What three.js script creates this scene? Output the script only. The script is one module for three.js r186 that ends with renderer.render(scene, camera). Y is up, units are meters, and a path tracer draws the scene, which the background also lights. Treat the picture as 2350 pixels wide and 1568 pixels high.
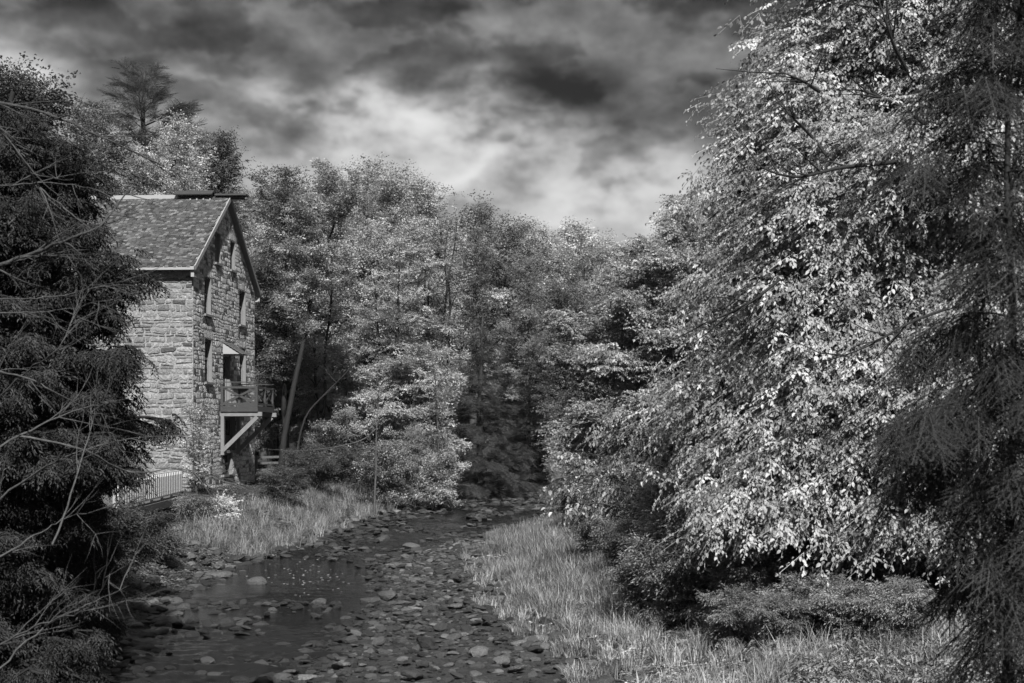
import * as THREE from 'three';
import { mergeGeometries, toCreasedNormals, mergeVertices } from 'three/addons/utils/BufferGeometryUtils.js';

// ---------------------------------------------------------------- camera, sky, sun, exposure
const scene = new THREE.Scene();
const FOC = 3228, HX = 1175, HY = 1003.6, EYE = 4;                 // the lens, measured on the photograph: focal length, centre column, horizon row
const camera = new THREE.PerspectiveCamera(2 * Math.atan(784 / FOC) * 180 / Math.PI, 1024 / 683, 0.1, 3000);
camera.position.set(0, EYE, 0);
camera.lookAt(0, EYE, -100);
camera.setViewOffset(1024, 683, 0, -(HY - 784) * 683 / 1568, 1024, 683);
camera.focus = 60; camera.userData.fStop = 4;                        // the branches nearest the lens are a little soft
const renderer = new THREE.WebGLRenderer({ antialias: true });
renderer.toneMapping = THREE.LinearToneMapping;
renderer.toneMappingExposure = 1.85;
renderer.shadowMap.enabled = true;

const SUN = new THREE.Vector3(0.10, 0.64, 0.75).normalize();
const sun = new THREE.DirectionalLight(new THREE.Color(1, 0.995, 0.985), 4.9);
sun.position.copy(SUN).multiplyScalar(200).add(new THREE.Vector3(0, 0, -60));
sun.target.position.set(0, 0, -60);
sun.castShadow = true;
sun.shadow.mapSize.set(4096, 4096);
Object.assign(sun.shadow.camera, { left: -120, right: 120, top: 120, bottom: -120, near: 1, far: 500 });
sun.shadow.radius = 2;
scene.add(sun, sun.target);

// ---------------------------------------------------------------- numbers, noise
function rngOf(seed) {
  let s = (seed * 2654435761) | 0;
  const f = () => { s = (s + 0x6d2b79f5) | 0; let t = Math.imul(s ^ (s >>> 15), 1 | s); t = (t + Math.imul(t ^ (t >>> 7), 61 | t)) ^ t; return ((t ^ (t >>> 14)) >>> 0) / 4294967296; };
  f.range = (a, b) => a + (b - a) * f();
  f.gauss = () => (f() + f() + f() + f() - 2) * 1.0;
  f.pick = (a) => a[Math.floor(f() * a.length)];
  return f;
}
const { clamp, lerp, smoothstep } = THREE.MathUtils;
const PERM = new Uint8Array(512);
{ const r = rngOf(7); const p = [...Array(256).keys()]; for (let i = 255; i > 0; i--) { const j = Math.floor(r() * (i + 1)); [p[i], p[j]] = [p[j], p[i]]; } for (let i = 0; i < 512; i++) PERM[i] = p[i & 255]; }
const gradAt = (h, x, y, z) => { const g = h & 15, u = g < 8 ? x : y, v = g < 4 ? y : g === 12 || g === 14 ? x : z; return ((g & 1) ? -u : u) + ((g & 2) ? -v : v); };
function noise(x, y, z = 0) {                                       // Perlin, about -1..1
  const X0 = Math.floor(x), Y0 = Math.floor(y), Z0 = Math.floor(z), X = X0 & 255, Y = Y0 & 255, Z = Z0 & 255;
  x -= X0; y -= Y0; z -= Z0;
  const u = x * x * x * (x * (x * 6 - 15) + 10), v = y * y * y * (y * (y * 6 - 15) + 10), w = z * z * z * (z * (z * 6 - 15) + 10);
  const A = PERM[X] + Y, AA = PERM[A] + Z, AB = PERM[A + 1] + Z, B = PERM[X + 1] + Y, BA = PERM[B] + Z, BB = PERM[B + 1] + Z;
  const l = (a, b, t) => a + (b - a) * t;
  return l(l(l(gradAt(PERM[AA], x, y, z), gradAt(PERM[BA], x - 1, y, z), u), l(gradAt(PERM[AB], x, y - 1, z), gradAt(PERM[BB], x - 1, y - 1, z), u), v),
    l(l(gradAt(PERM[AA + 1], x, y, z - 1), gradAt(PERM[BA + 1], x - 1, y, z - 1), u), l(gradAt(PERM[AB + 1], x, y - 1, z - 1), gradAt(PERM[BB + 1], x - 1, y - 1, z - 1), u), v), w);
}
function fbm(x, y, z, n, gain = 0.5) { let a = 0.5, s = 0; for (let i = 0; i < n; i++) { s += a * noise(x, y, z); x = x * 2.03 + 11.3; y = y * 2.03 + 5.1; z = z * 2.03 + 7.7; a *= gain; } return s; }
function curve(table, t) {                                          // piecewise line through [t, v] pairs
  if (t <= table[0][0]) return table[0][1];
  for (let i = 1; i < table.length; i++) if (t <= table[i][0]) { const [a, p] = table[i - 1], [b, q] = table[i]; return lerp(p, q, (t - a) / (b - a)); }
  return table[table.length - 1][1];
}

// ---------------------------------------------------------------- sky: a heavy broken cloud deck, air and clouds only
{
  const W = 4096, H = 2048, data = new Float32Array(W * H * 4);
  const masses = [];                                                // cloud masses: azimuth, elevation (degrees), half widths, tilt, brightness added
  const px = (sx, sy, wx, wy, tilt, v) => { const a = Math.atan((sx - HX) / FOC), e = Math.atan((HY - sy) / Math.hypot(FOC, sx - HX)); masses.push([a * 57.3, e * 57.3, wx * 0.0178, wy * 0.0178, tilt, v]); };
  px(890, 262, 215, 52, 0.10, 0.46); px(1060, 168, 130, 20, -0.12, 0.20); px(960, 350, 320, 80, 0, 0.30); px(1130, 385, 110, 18, -0.55, 0.25);
  px(1420, 430, 200, 62, -0.1, 0.44); px(1250, 440, 90, 40, 0.3, -0.16); px(1260, 200, 190, 55, -0.12, -0.20); px(1540, 275, 150, 50, 0, -0.16);
  px(700, 130, 130, 34, 0, -0.10); px(680, 255, 90, 40, 0, -0.14); px(560, 230, 160, 120, 0, 0.06); px(80, 190, 170, 75, 0.5, 0.42); px(280, 20, 210, 24, 0.15, -0.09);
  px(1200, 10, 900, 60, 0, -0.05); px(1600, 510, 120, 26, 0, 0.30); px(720, 415, 90, 22, -0.1, 0.26); px(1240, 505, 120, 26, 0, 0.20); px(1640, 130, 140, 120, 0, -0.05);
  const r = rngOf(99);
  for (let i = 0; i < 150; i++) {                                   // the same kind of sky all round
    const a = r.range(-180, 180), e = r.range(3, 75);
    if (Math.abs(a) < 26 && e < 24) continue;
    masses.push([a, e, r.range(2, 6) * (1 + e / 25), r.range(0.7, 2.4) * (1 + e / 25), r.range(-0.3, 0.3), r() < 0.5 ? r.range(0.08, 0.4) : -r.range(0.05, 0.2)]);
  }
  for (let j = 0; j < H; j++) {
    const el = ((j + 0.5) / H - 0.5) * 180, near = masses.filter((m) => Math.abs(m[1] - el) < 3 * Math.max(m[2], m[3]) + 4);
    for (let i = 0; i < W; i++) {
      const o = (j * W + i) * 4, th = ((i + 0.5) / W - 0.5) * 2 * Math.PI;
      let v = 0.12;
      if (el > -1) {
        const c = Math.cos(el / 57.2958), x = Math.cos(th) * c, y = Math.sin(el / 57.2958), z = Math.sin(th) * c;
        const az = Math.atan2(x, -z) * 57.2958;
        const wx = fbm(x * 14, y * 24, z * 14, 5), wy = fbm(x * 14 + 31, y * 24, z * 14 + 17, 5);
        const a2 = az + wx * 2.4 / Math.max(c, 0.2), e2 = el + wy * 1.3, tex = 0.95 + 1.9 * fbm(x * 22, y * 36, z * 22, 7, 0.56);
        let b = 0.42 + 0.10 * smoothstep(17 - el, 0, 13) + 0.08 * smoothstep(13.5 - el, 0, 4) + 0.14 * smoothstep(el, 17, 45);
        b += 0.24 * fbm(x * 7, y * 20, z * 7, 7) + 0.24 * fbm(x * 20, y * 34, z * 20, 8, 0.6);
        b += 0.13 * (smoothstep(fbm(x * 12 + wx * 0.35, y * 25 + wy * 0.35, z * 12, 8, 0.53), -0.07, 0.11) - 0.5);
        for (const m of near) {
          let da = a2 - m[0]; if (da > 180) da -= 360; if (da < -180) da += 360;
          da *= c; const de = e2 - m[1], ct = Math.cos(m[4]), st = Math.sin(m[4]), p = (da * ct - de * st) / m[2], q = (da * st + de * ct) / m[3], s = p * p + q * q;
          if (s < 6) b += m[5] * Math.exp(-s * 0.8) * (m[5] > 0 ? tex * 0.9 : 0.9);
        }
        b = b > 0.70 ? 0.70 + (1 - Math.exp(-(b - 0.70) * 3.2)) * 0.23 : Math.max(b, 0.15);                                    // as the eye sees it (sRGB); the sky itself is the linear value
        v = Math.pow((b + 0.055) / 1.055, 2.4) / renderer.toneMappingExposure;
      }
      data[o] = v; data[o + 1] = v; data[o + 2] = v; data[o + 3] = 1;
    }
  }
  const t = new THREE.DataTexture(data, W, H, THREE.RGBAFormat, THREE.FloatType);
  t.mapping = THREE.EquirectangularReflectionMapping;
  t.magFilter = t.minFilter = THREE.LinearFilter;
  t.needsUpdate = true;
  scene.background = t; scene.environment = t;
}

// ---------------------------------------------------------------- naming, materials, mesh builders
const used = {};
function numbered(name) { const n = used[name] = (used[name] ?? -1) + 1; return n ? name + '_' + String(n).padStart(3, '0') : name; }
function tag(o, label, category, group, kind) {
  if (label) o.userData.label = label;
  if (category) o.userData.category = category;
  if (group) o.userData.group = group;
  if (kind) o.userData.kind = kind;
  return o;
}
function thing(name, label, category, [x, y, z] = [0, 0, 0], turn = 0, group) {
  const o = new THREE.Group(); o.name = numbered(name); o.position.set(x, y, z); o.rotation.y = turn;
  scene.add(o);
  return tag(o, label, category, group);
}
function part(name, geometry, material, parent, kind) { const m = new THREE.Mesh(geometry, material); m.name = name; if (kind) m.userData.kind = kind; parent.add(m); return m; }
const G = (v) => new THREE.Color().setRGB(v, v, v);                 // the photograph is black and white: every colour is a grey, in linear reflectance
function noiseTexture(size, f, srgb = true) {                       // f(u, v) 0..1, tiles by wrapping on a torus of noise
  const d = new Uint8Array(size * size * 4);
  for (let j = 0; j < size; j++) for (let i = 0; i < size; i++) { const v = clamp(f(i / size, j / size), 0, 1) * 255, o = (j * size + i) * 4; d[o] = d[o + 1] = d[o + 2] = v; d[o + 3] = 255; }
  const t = new THREE.DataTexture(d, size, size);
  t.wrapS = t.wrapT = THREE.RepeatWrapping; t.magFilter = THREE.LinearFilter; t.minFilter = THREE.LinearMipmapLinearFilter; t.generateMipmaps = true;
  if (srgb) t.colorSpace = THREE.SRGBColorSpace;
  t.needsUpdate = true;
  return t;
}
const torus = (u, v, k, n, s = 0) => { const a = u * 2 * Math.PI, b = v * 2 * Math.PI, R = k / 6.283; return fbm(Math.cos(a) * R + s, Math.sin(a) * R + Math.cos(b) * R * 1.3, Math.sin(b) * R * 1.3 + s, n); };
const texGrain = noiseTexture(512, (u, v) => 0.80 + 0.45 * torus(u, v, 14, 5) + 0.22 * torus(u, v, 60, 3, 5));
const bumpGrain = noiseTexture(512, (u, v) => 0.5 + 0.6 * torus(u, v, 16, 5, 9) + 0.3 * torus(u, v, 50, 3, 3), false);
const texBark = noiseTexture(512, (u, v) => 0.72 + 0.5 * torus(u * 1, v, 30, 4, 2) + 0.3 * torus(u, v, 8, 3, 6));
const texSoil = noiseTexture(512, (u, v) => 0.7 + 0.6 * torus(u, v, 12, 5, 4) + 0.4 * torus(u, v, 70, 3, 8));
const texWood = noiseTexture(256, (u, v) => 0.8 + 0.3 * fbm(u * 3 + 2, v * 60, 1, 3) * (1 - Math.abs(2 * u - 1)) + 0.1 * torus(u, v, 9, 3));
const std = (v, o = {}) => new THREE.MeshStandardMaterial({ color: G(v), roughness: 0.85, side: THREE.DoubleSide, ...o });
const M = {
  mortar: std(0.3, { map: texGrain, bumpMap: bumpGrain, bumpScale: 0.02 }),
  stoneMix: std(1, { map: texGrain, bumpMap: bumpGrain, bumpScale: 0.03, vertexColors: true }),
  shingleMix: std(1, { map: texGrain, roughness: 0.8 }),
  rock: std(1, { map: texGrain, bumpMap: bumpGrain, bumpScale: 0.03, roughness: 0.55 }),
  paint: std(0.62, { roughness: 0.55 }), white: std(0.24, { roughness: 0.55 }), offWhite: std(0.22, { map: texWood, roughness: 0.6 }), metal: std(0.22, { roughness: 0.45, metalness: 0.2 }),
  darkWood: std(0.045, { map: texWood, roughness: 0.75 }), greyWood: std(0.13, { map: texWood }), door: std(0.06, { map: texWood, roughness: 0.6 }),
  glass: new THREE.MeshPhysicalMaterial({ color: G(0.012), roughness: 0.06, specularIntensity: 1, ior: 1.5 }),
  curtain: std(0.3), soffit: std(0.22, { map: texWood }),
  bark: std(0.07, { map: texBark, bumpMap: bumpGrain, bumpScale: 0.02 }), barkPale: std(0.22, { map: texBark, bumpMap: bumpGrain, bumpScale: 0.01 }), barkGrey: std(0.10, { map: texBark }), barkBlack: std(0.014, { map: texBark }),
  soil: std(0.03, { map: texSoil, bumpMap: bumpGrain, bumpScale: 0.08, roughness: 1 }),
};
const leafMat = (o = {}) => new THREE.MeshPhysicalMaterial({ color: G(1), roughness: 0.62, transmission: 0.38, thickness: 0, side: THREE.DoubleSide, specularIntensity: 0.6, ...o });
M.leaf = leafMat(); M.leafGloss = leafMat({ roughness: 0.58 }); M.needle = std(1, { roughness: 0.7 }); M.grass = leafMat({ roughness: 0.55, transmission: 0.3 });
const tones = {};
const toneOf = (base, v) => { const k = Math.round(v * 60) / 60, key = base + k; if (!tones[key]) { tones[key] = M[base].clone(); tones[key].color = G(Math.max(k, 0.012)); tones[key].vertexColors = false; } return tones[key]; };

class MB {                                                          // collects triangles
  constructor() { this.p = []; this.uv = []; this.c = []; this.tint = null; }
  tri(a, b, c, ua, ub, uc) {
    this.p.push(...a, ...b, ...c);
    this.uv.push(...(ua ?? [0, 0]), ...(ub ?? [1, 0]), ...(uc ?? [0, 1]));
    if (this.tint !== null) for (let i = 0; i < 9; i++) this.c.push(this.tint);
  }
  quad(a, b, c, d, ua, ub, uc, ud) { this.tri(a, b, c, ua, ub, uc); this.tri(a, c, d, ua, uc, ud); }
  box(x0, y0, z0, x1, y1, z1) {
    const v = (i, j, k) => [i ? x1 : x0, j ? y1 : y0, k ? z1 : z0];
    const f = (a, b, c, d, w, h) => this.quad(a, b, c, d, [0, 0], [w, 0], [w, h], [0, h]);
    const X = Math.abs(x1 - x0), Y = Math.abs(y1 - y0), Z = Math.abs(z1 - z0);
    f(v(0, 0, 1), v(1, 0, 1), v(1, 1, 1), v(0, 1, 1), X, Y); f(v(1, 0, 0), v(0, 0, 0), v(0, 1, 0), v(1, 1, 0), X, Y);
    f(v(1, 0, 1), v(1, 0, 0), v(1, 1, 0), v(1, 1, 1), Z, Y); f(v(0, 0, 0), v(0, 0, 1), v(0, 1, 1), v(0, 1, 0), Z, Y);
    f(v(0, 1, 1), v(1, 1, 1), v(1, 1, 0), v(0, 1, 0), X, Z); f(v(0, 0, 0), v(1, 0, 0), v(1, 0, 1), v(0, 0, 1), X, Z);
    return this;
  }
  bar(a, b, w, h, up = [0, 1, 0]) {                                  // a rectangular beam from a to b
    const A = new THREE.Vector3(...a), B = new THREE.Vector3(...b), d = B.clone().sub(A), L = d.length(); d.normalize();
    const s = new THREE.Vector3().crossVectors(d, new THREE.Vector3(...up)).normalize(), u = new THREE.Vector3().crossVectors(s, d);
    const c = (e, i, j) => e.clone().addScaledVector(s, i * w / 2).addScaledVector(u, j * h / 2).toArray();
    const q = [[-1, -1], [1, -1], [1, 1], [-1, 1]];
    for (let k = 0; k < 4; k++) { const m = q[k], n = q[(k + 1) % 4]; this.quad(c(A, ...m), c(A, ...n), c(B, ...n), c(B, ...m), [0, 0], [0, w], [L, w], [L, 0]); }
    this.quad(c(A, -1, -1), c(A, -1, 1), c(A, 1, 1), c(A, 1, -1)); this.quad(c(B, -1, -1), c(B, 1, -1), c(B, 1, 1), c(B, -1, 1));
    return this;
  }
  geo() {
    const g = new THREE.BufferGeometry();
    g.setAttribute('position', new THREE.Float32BufferAttribute(this.p, 3));
    g.setAttribute('uv', new THREE.Float32BufferAttribute(this.uv, 2));
    if (this.c.length) g.setAttribute('color', new THREE.Float32BufferAttribute(this.c, 3));
    g.computeVertexNormals();
    return g;
  }
}
class Tubes {                                                       // collects tapered round branches, smooth-shaded
  constructor(sides = 6) { this.n = sides; this.p = []; this.nor = []; this.uv = []; this.i = []; }
  add(pts, radii, sides = this.n) {
    let N = new THREE.Vector3(0, 0, 1), along = 0; const base = this.p.length / 3, m = pts.length;
    for (let k = 0; k < m; k++) {
      const d = pts[Math.min(k + 1, m - 1)].clone().sub(pts[Math.max(k - 1, 0)]).normalize();
      if (k) along += pts[k].distanceTo(pts[k - 1]);
      N.addScaledVector(d, -N.dot(d)); if (N.lengthSq() < 1e-6) N.set(1, 0.3, 0).addScaledVector(d, -d.x); N.normalize();
      const B = new THREE.Vector3().crossVectors(d, N);
      for (let s = 0; s <= sides; s++) {
        const a = s / sides * 2 * Math.PI, c = Math.cos(a), q = Math.sin(a), x = N.x * c + B.x * q, y = N.y * c + B.y * q, z = N.z * c + B.z * q, r = radii[k];
        this.p.push(pts[k].x + x * r, pts[k].y + y * r, pts[k].z + z * r); this.nor.push(x, y, z); this.uv.push(s / sides * Math.max(0.3, r * 6), along);
      }
      if (k) for (let s = 0; s < sides; s++) { const a = base + (k - 1) * (sides + 1) + s, b = a + sides + 1; this.i.push(a, a + 1, b, b, a + 1, b + 1); }
    }
  }
  geo() {
    const g = new THREE.BufferGeometry();
    g.setAttribute('position', new THREE.Float32BufferAttribute(this.p, 3)); g.setAttribute('normal', new THREE.Float32BufferAttribute(this.nor, 3));
    g.setAttribute('uv', new THREE.Float32BufferAttribute(this.uv, 2)); g.setIndex(this.i);
    return g;
  }
}
function boxUV(g, k = 1) {                                           // uv in metres by the way each face points
  g = g.index ? g.toNonIndexed() : g; if (!g.attributes.normal) g.computeVertexNormals();
  const p = g.attributes.position, uv = new Float32Array(p.count * 2), a = new THREE.Vector3(), b = new THREE.Vector3(), c = new THREE.Vector3();
  for (let i = 0; i < p.count; i += 3) {
    a.fromBufferAttribute(p, i); b.fromBufferAttribute(p, i + 1).sub(a); c.fromBufferAttribute(p, i + 2).sub(a); b.cross(c);
    const x = Math.abs(b.x), y = Math.abs(b.y), z = Math.abs(b.z);
    for (let j = 0; j < 3; j++) { const q = i + j, X = p.getX(q), Y = p.getY(q), Z = p.getZ(q); uv[q * 2] = (x > y && x > z ? Z : X) * k; uv[q * 2 + 1] = (y >= x && y >= z ? Z : Y) * k; }
  }
  g.setAttribute('uv', new THREE.BufferAttribute(uv, 2));
  return g;
}
const V = (x, y, z) => new THREE.Vector3(x, y, z);
const XA = (sx, d) => (sx - HX) / FOC * d, YA = (sy, d) => EYE - (sy - HY) / FOC * d;
const AT = (sx, sy, d) => V(XA(sx, d), YA(sy, d), -d);

// ---------------------------------------------------------------- the land: valley, creek channel, banks
const LEFT = [[0, -7.0], [23, -7.2], [32.6, -8.4], [43.6, -8.6], [52, -7.8], [65.7, -7.6], [88, -4.8], [121, -3.6], [159, -2.0], [185, 3], [230, 22], [400, 120]];
const RIGHT = [[0, 2.0], [23, 1.5], [28, 0.4], [32.6, -0.2], [43.6, -1.15], [52, -0.7], [56, 0.5], [65.7, 2.9], [88, 4.0], [121, 4.4], [159, 5.6], [185, 11], [230, 31], [400, 132]];
const WET = [[0, 0.42], [23, 0.40], [28, 0.52], [33, 0.66], [39, 0.62], [44, 0.60], [50, 0.72], [58, 0.86], [66, 1.0], [400, 1.0]];
const lx = (d) => curve(LEFT, d) + 0.5 * noise(d * 0.21, 3.3) + 0.25 * noise(d * 0.7, 8.1), rx = (d) => curve(RIGHT, d) + 0.6 * noise(d * 0.23, 13.7) + 0.25 * noise(d * 0.8, 1.9);
function land(x, z) {
  const d = Math.max(0, -z), L = lx(d), R = rx(d), rough = 0.5 * fbm(x * 0.35, z * 0.35, 4.2, 3);
  if (x >= L && x <= R) {
    const s = (x - L) / (R - L), w = curve(WET, d), deep = (-0.20 + 0.13 * smoothstep(d, 45, 53) + 0.08 * (1 - smoothstep(d, 29, 34))) * smoothstep(s, 0, 0.14) * (1 - smoothstep(s, w - 0.16, w + 0.02));
    return 0.05 * (1 - smoothstep(s, 0, 0.12)) + deep + 0.26 * smoothstep(s, w - 0.05, 1) + 0.10 * rough;
  }
  const out = x < L ? L - x : x - R, hillTop = 15 + 6 * fbm(x * 0.012, z * 0.012, 1, 2);
  let h = x < L ? 0.05 + lerp(0.75 * smoothstep(out, 0, 2.2), 1.5 * smoothstep(out, 0.5, 6.5), smoothstep(d, 38, 52)) + 0.05 * Math.max(0, out - 2) * (d < 45 ? 0.6 : 0.5)
    : 0.26 + 0.35 * smoothstep(out, 0, 3) + 0.9 * smoothstep(out, 2, 11) + 0.06 * Math.max(0, out - 4);
  h += 0.35 * rough * smoothstep(out, 0, 2) + hillTop * (x < L ? smoothstep(out, 16, 80) : smoothstep(out, 22, 95)) * (0.35 + 0.65 * smoothstep(d, 40, 140));
  h += 11 * smoothstep(d, 125, 220) * smoothstep(out, 2, 26);
  h *= 1 - 0.62 * smoothstep(-x, 9.6, 13) * smoothstep(60 - d, 0, 3) * smoothstep(d, 33, 38);   // the hollow under the deck
  h += 1.4 * smoothstep(14.5 - d, 0, 5) * smoothstep(x, 0.8, 3);     // the embankment beside the viewer
  return h;
}
{
  const axis = (lo, hi, dense, step, grow) => { const v = [0]; let s = step; while (v[v.length - 1] < hi) { if (v[v.length - 1] > dense) s *= grow; v.push(v[v.length - 1] + s); } const n = [0]; s = step; while (n[n.length - 1] > lo) { if (n[n.length - 1] < -dense) s *= grow; n.push(n[n.length - 1] - s); } return [...n.slice(1).reverse(), ...v]; };
  const xs = axis(-900, 900, 14, 0.28, 1.10), zs = [...axis(-1200, 0, 75, 0.42, 1.05).filter((v) => v <= 0), 3, 8, 20, 60, 150];
  const p = [], uv = [], idx = [], n = xs.length;
  for (const z of zs) for (const x of xs) { p.push(x, land(x, z), z); uv.push(x / 2.2, z / 2.2); }
  for (let j = 0; j + 1 < zs.length; j++) for (let i = 0; i + 1 < n; i++) { const a = j * n + i, b = a + n; idx.push(a, b, a + 1, a + 1, b, b + 1); }
  const g = new THREE.BufferGeometry();
  g.setAttribute('position', new THREE.Float32BufferAttribute(p, 3)); g.setAttribute('uv', new THREE.Float32BufferAttribute(uv, 2)); g.setIndex(idx); g.computeVertexNormals();
  const m = new THREE.Mesh(g, M.soil); m.name = 'ground'; tag(m, 'dark soil of the creek banks and wooded valley sides', null, null, 'structure'); scene.add(m);
}
// water: one rippled sheet; quiet pools and riffles differ in the size of their waves
const riffle = (x, d) => clamp(smoothstep(noise(x * 0.10 + 4, d * 0.16 + 2.2) + 0.1, -0.12, 0.35) * (1 - 0.9 * smoothstep(d, 34, 36.5) * (1 - smoothstep(d, 45, 48))) + 0.7 * smoothstep(d, 46, 52) + 0.6 * (1 - smoothstep(d, 28, 32)), 0.03, 1);
{
  const p = [], uv = [], idx = []; let rows = 0; const N = 200;
  for (let d = 14; d < 200; d += Math.max(0.055, d * d * 0.00005)) {
    const a = lx(d) - 0.7, b = rx(d) + 0.4;
    for (let i = 0; i <= N; i++) {
      const x = lerp(a, b, i / N), r = riffle(x, d);
      const h = r * (d < 35 ? 1.45 : 1) * (0.085 * noise(x * 0.6, d * 1.5, 3) + 0.055 * noise(x * 1.5 + 7, d * 3.3, 5) + 0.030 * noise(x * 3.4, d * 7.5, 9) + 0.012 * noise(x * 8, d * 16, 12)) + 0.0016 * noise(x * 1.1, d * 2.5, 6);
      p.push(x, h, -d); uv.push(x, d * 2.2);
    }
    rows++;
  }
  for (let j = 0; j + 1 < rows; j++) for (let i = 0; i < N; i++) { const a = j * (N + 1) + i, b = a + N + 1; idx.push(a, a + 1, b, b, a + 1, b + 1); }
  const g = new THREE.BufferGeometry();
  g.setAttribute('position', new THREE.Float32BufferAttribute(p, 3)); g.setAttribute('uv', new THREE.Float32BufferAttribute(uv, 2)); g.setIndex(idx); g.computeVertexNormals();
  const m = new THREE.Mesh(g, new THREE.MeshPhysicalMaterial({ color: G(0.006), roughness: 0.03, ior: 1.33, specularIntensity: 1, bumpMap: bumpGrain, bumpScale: 0.004, side: THREE.DoubleSide }));
  m.name = 'water'; tag(m, 'dark shallow creek water with rippled riffles and one still pool', null, null, 'structure'); scene.add(m);
}

// ---------------------------------------------------------------- the mill
{
  const D0 = 62, X0 = -14.06, TH = 0.0626, BASE = 1.25, W = 11.1, L = 15, EAVE = 11.55 - BASE, APEX = 15.3 - BASE;
  const mill = thing('stone_mill', 'tall stone mill with steep shingled gable roof and small balcony over the creek', 'building', [X0, BASE, -D0], -TH);
  const gp = (sx, sy) => { const k = (sx - 1920) / 5275, t = (X0 - k * D0) / (k - TH); return [t, EYE + (1640 - sy) / 5275 * (D0 + t) - BASE]; };   // a point of the gable wall, from the photograph
  const rnd = rngOf(11);
  const opening = (x0, x1, y0, y1) => { const [t0, yt] = gp(x0, y0), [t1] = gp(x1, y0), yb = gp(x0, y1)[1]; return { x0: t0, x1: t1, y0: yb, y1: yt }; };
  const O = {
    atticL: opening(806, 827, 869, 983), atticR: opening(863, 882, 902, 1010), upL: opening(766, 791, 1036, 1176), upR: opening(897, 921, 1088, 1216),
    midL: opening(768, 795, 1270, 1432), midR: opening(899, 922, 1306, 1446), door: opening(836, 863, 1334, 1508), under: opening(836, 882, 1560, 1690), low: opening(834, 872, 1700, 1782),
  };
  const holes = Object.values(O);
  // two masonry walls with real openings, backed by plain mortar
  const sh = new THREE.Shape([[0, 0], [W, 0], [W, EAVE], [W / 2, APEX], [0, EAVE]].map((p) => new THREE.Vector2(...p)));
  for (const h of holes) sh.holes.push(new THREE.Path([[h.x0, h.y0], [h.x1, h.y0], [h.x1, h.y1], [h.x0, h.y1]].map((p) => new THREE.Vector2(...p))));
  const gableG = boxUV(new THREE.ExtrudeGeometry(sh, { depth: 0.5, bevelEnabled: false }).rotateY(Math.PI / 2).translate(-0.5, 0, 0), 0.7);
  const gable = part('wall', gableG, M.mortar, mill); gable.userData.label = 'gable wall of mixed rubble with windows and doors, stones lightened against the shade';
  const front = part('wall', boxUV(new MB().box(-L, 0, -0.5, -0.502, EAVE, -0.002).geo(), 0.7), M.mortar, mill); front.userData.label = 'long sunlit wall of rubble without windows, stones toned down against the sun';
  part('wall', boxUV(new MB().box(-L, 0, -W + 0.002, -0.502, EAVE, -W + 0.5).geo(), 0.7), M.mortar, mill);
  part('wall', boxUV(new MB().box(-L, 0, -W + 0.502, -L + 0.5, EAVE, -0.502).geo(), 0.7), M.mortar, mill);
  // rubble stones: courses of uneven blocks, split and jittered, each with its own face
  function layStones(x0, x1, y0, y1, blocked, slope, wide, tall, maxDark, lo, hi) {
    const list = []; let y = y0;
    while (y < y1) {
      const hgt = rnd.range(tall[0], tall[1]), top = Math.min(y + hgt, y1);
      let a = x0, b = x1; if (slope) { const s = Math.max(0, (top - EAVE) / (APEX - EAVE)); a = x0 + (W / 2) * s + 0.05; b = x1 - (W / 2) * s - 0.05; }
      let spans = [[a, b]];
      for (const h of blocked) if (h.y1 > y + 0.03 && h.y0 < top - 0.03) spans = spans.flatMap(([p, q]) => (h.x1 <= p || h.x0 >= q ? [[p, q]] : [[p, h.x0], [h.x1, q]].filter(([u, v]) => v - u > 0.08)));
      for (const [p, q] of spans) {
        let x = p;
        while (x < q - 0.01) {
          let w = rnd.range(wide[0], wide[1]) * (rnd() < 0.15 ? 1.6 : 1); if (q - x - w < 0.16) w = q - x;
          if (top - y > 0.27 && rnd() < 0.4) { const m = lerp(y, top, rnd.range(0.35, 0.65)); list.push([x, x + w, y, m], [x, x + w, m, top]); } else list.push([x, x + w, y, top]);
          x += w;
        }
      }
      y = top;
    }
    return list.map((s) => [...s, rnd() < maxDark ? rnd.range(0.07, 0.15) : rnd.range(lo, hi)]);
  }
  function stoneInto(mb, place, [x0, x1, y0, y1], deep) {                   // 24 triangles: a chamfered, slightly bulging face with sides
    const g = 0.006, j = () => rnd.range(0, 0.03), w = x1 - x0, h = y1 - y0, c = Math.min(w, h) * rnd.range(0.16, 0.3), pr = deep * rnd.range(0.2, 1);
    const o = [[x0 + g + c, y0 + g + j()], [x1 - g - c, y0 + g + j()], [x1 - g - j(), y0 + g + c], [x1 - g - j(), y1 - g - c], [x1 - g - c, y1 - g - j()], [x0 + g + c, y1 - g - j()], [x0 + g + j(), y1 - g - c], [x0 + g + j(), y0 + g + c]];
    const cx = (x0 + x1) / 2 + rnd.range(-0.15, 0.15) * w, cy = (y0 + y1) / 2 + rnd.range(-0.15, 0.15) * h, cc = place(cx, cy, pr + deep * rnd.range(0.1, 0.6)), u = rnd.range(0, 9);
    for (let i = 0; i < 8; i++) {
      const a = o[i], b = o[(i + 1) % 8], s = deep > 0.03 ? 0.92 : 0.97, f = (p, k) => place(cx + (p[0] - cx) * s, cy + (p[1] - cy) * s, pr * k), e = (p) => place(p[0], p[1], -0.02), U = (p) => [p[0] * 0.8 + u, p[1] * 0.8];
      mb.tri(cc, f(a, 1), f(b, 1), U([cx, cy]), U(a), U(b)); mb.quad(f(a, 1), e(a), e(b), f(b, 1), U(a), U(a), U(b), U(b));
    }
  }
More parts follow.
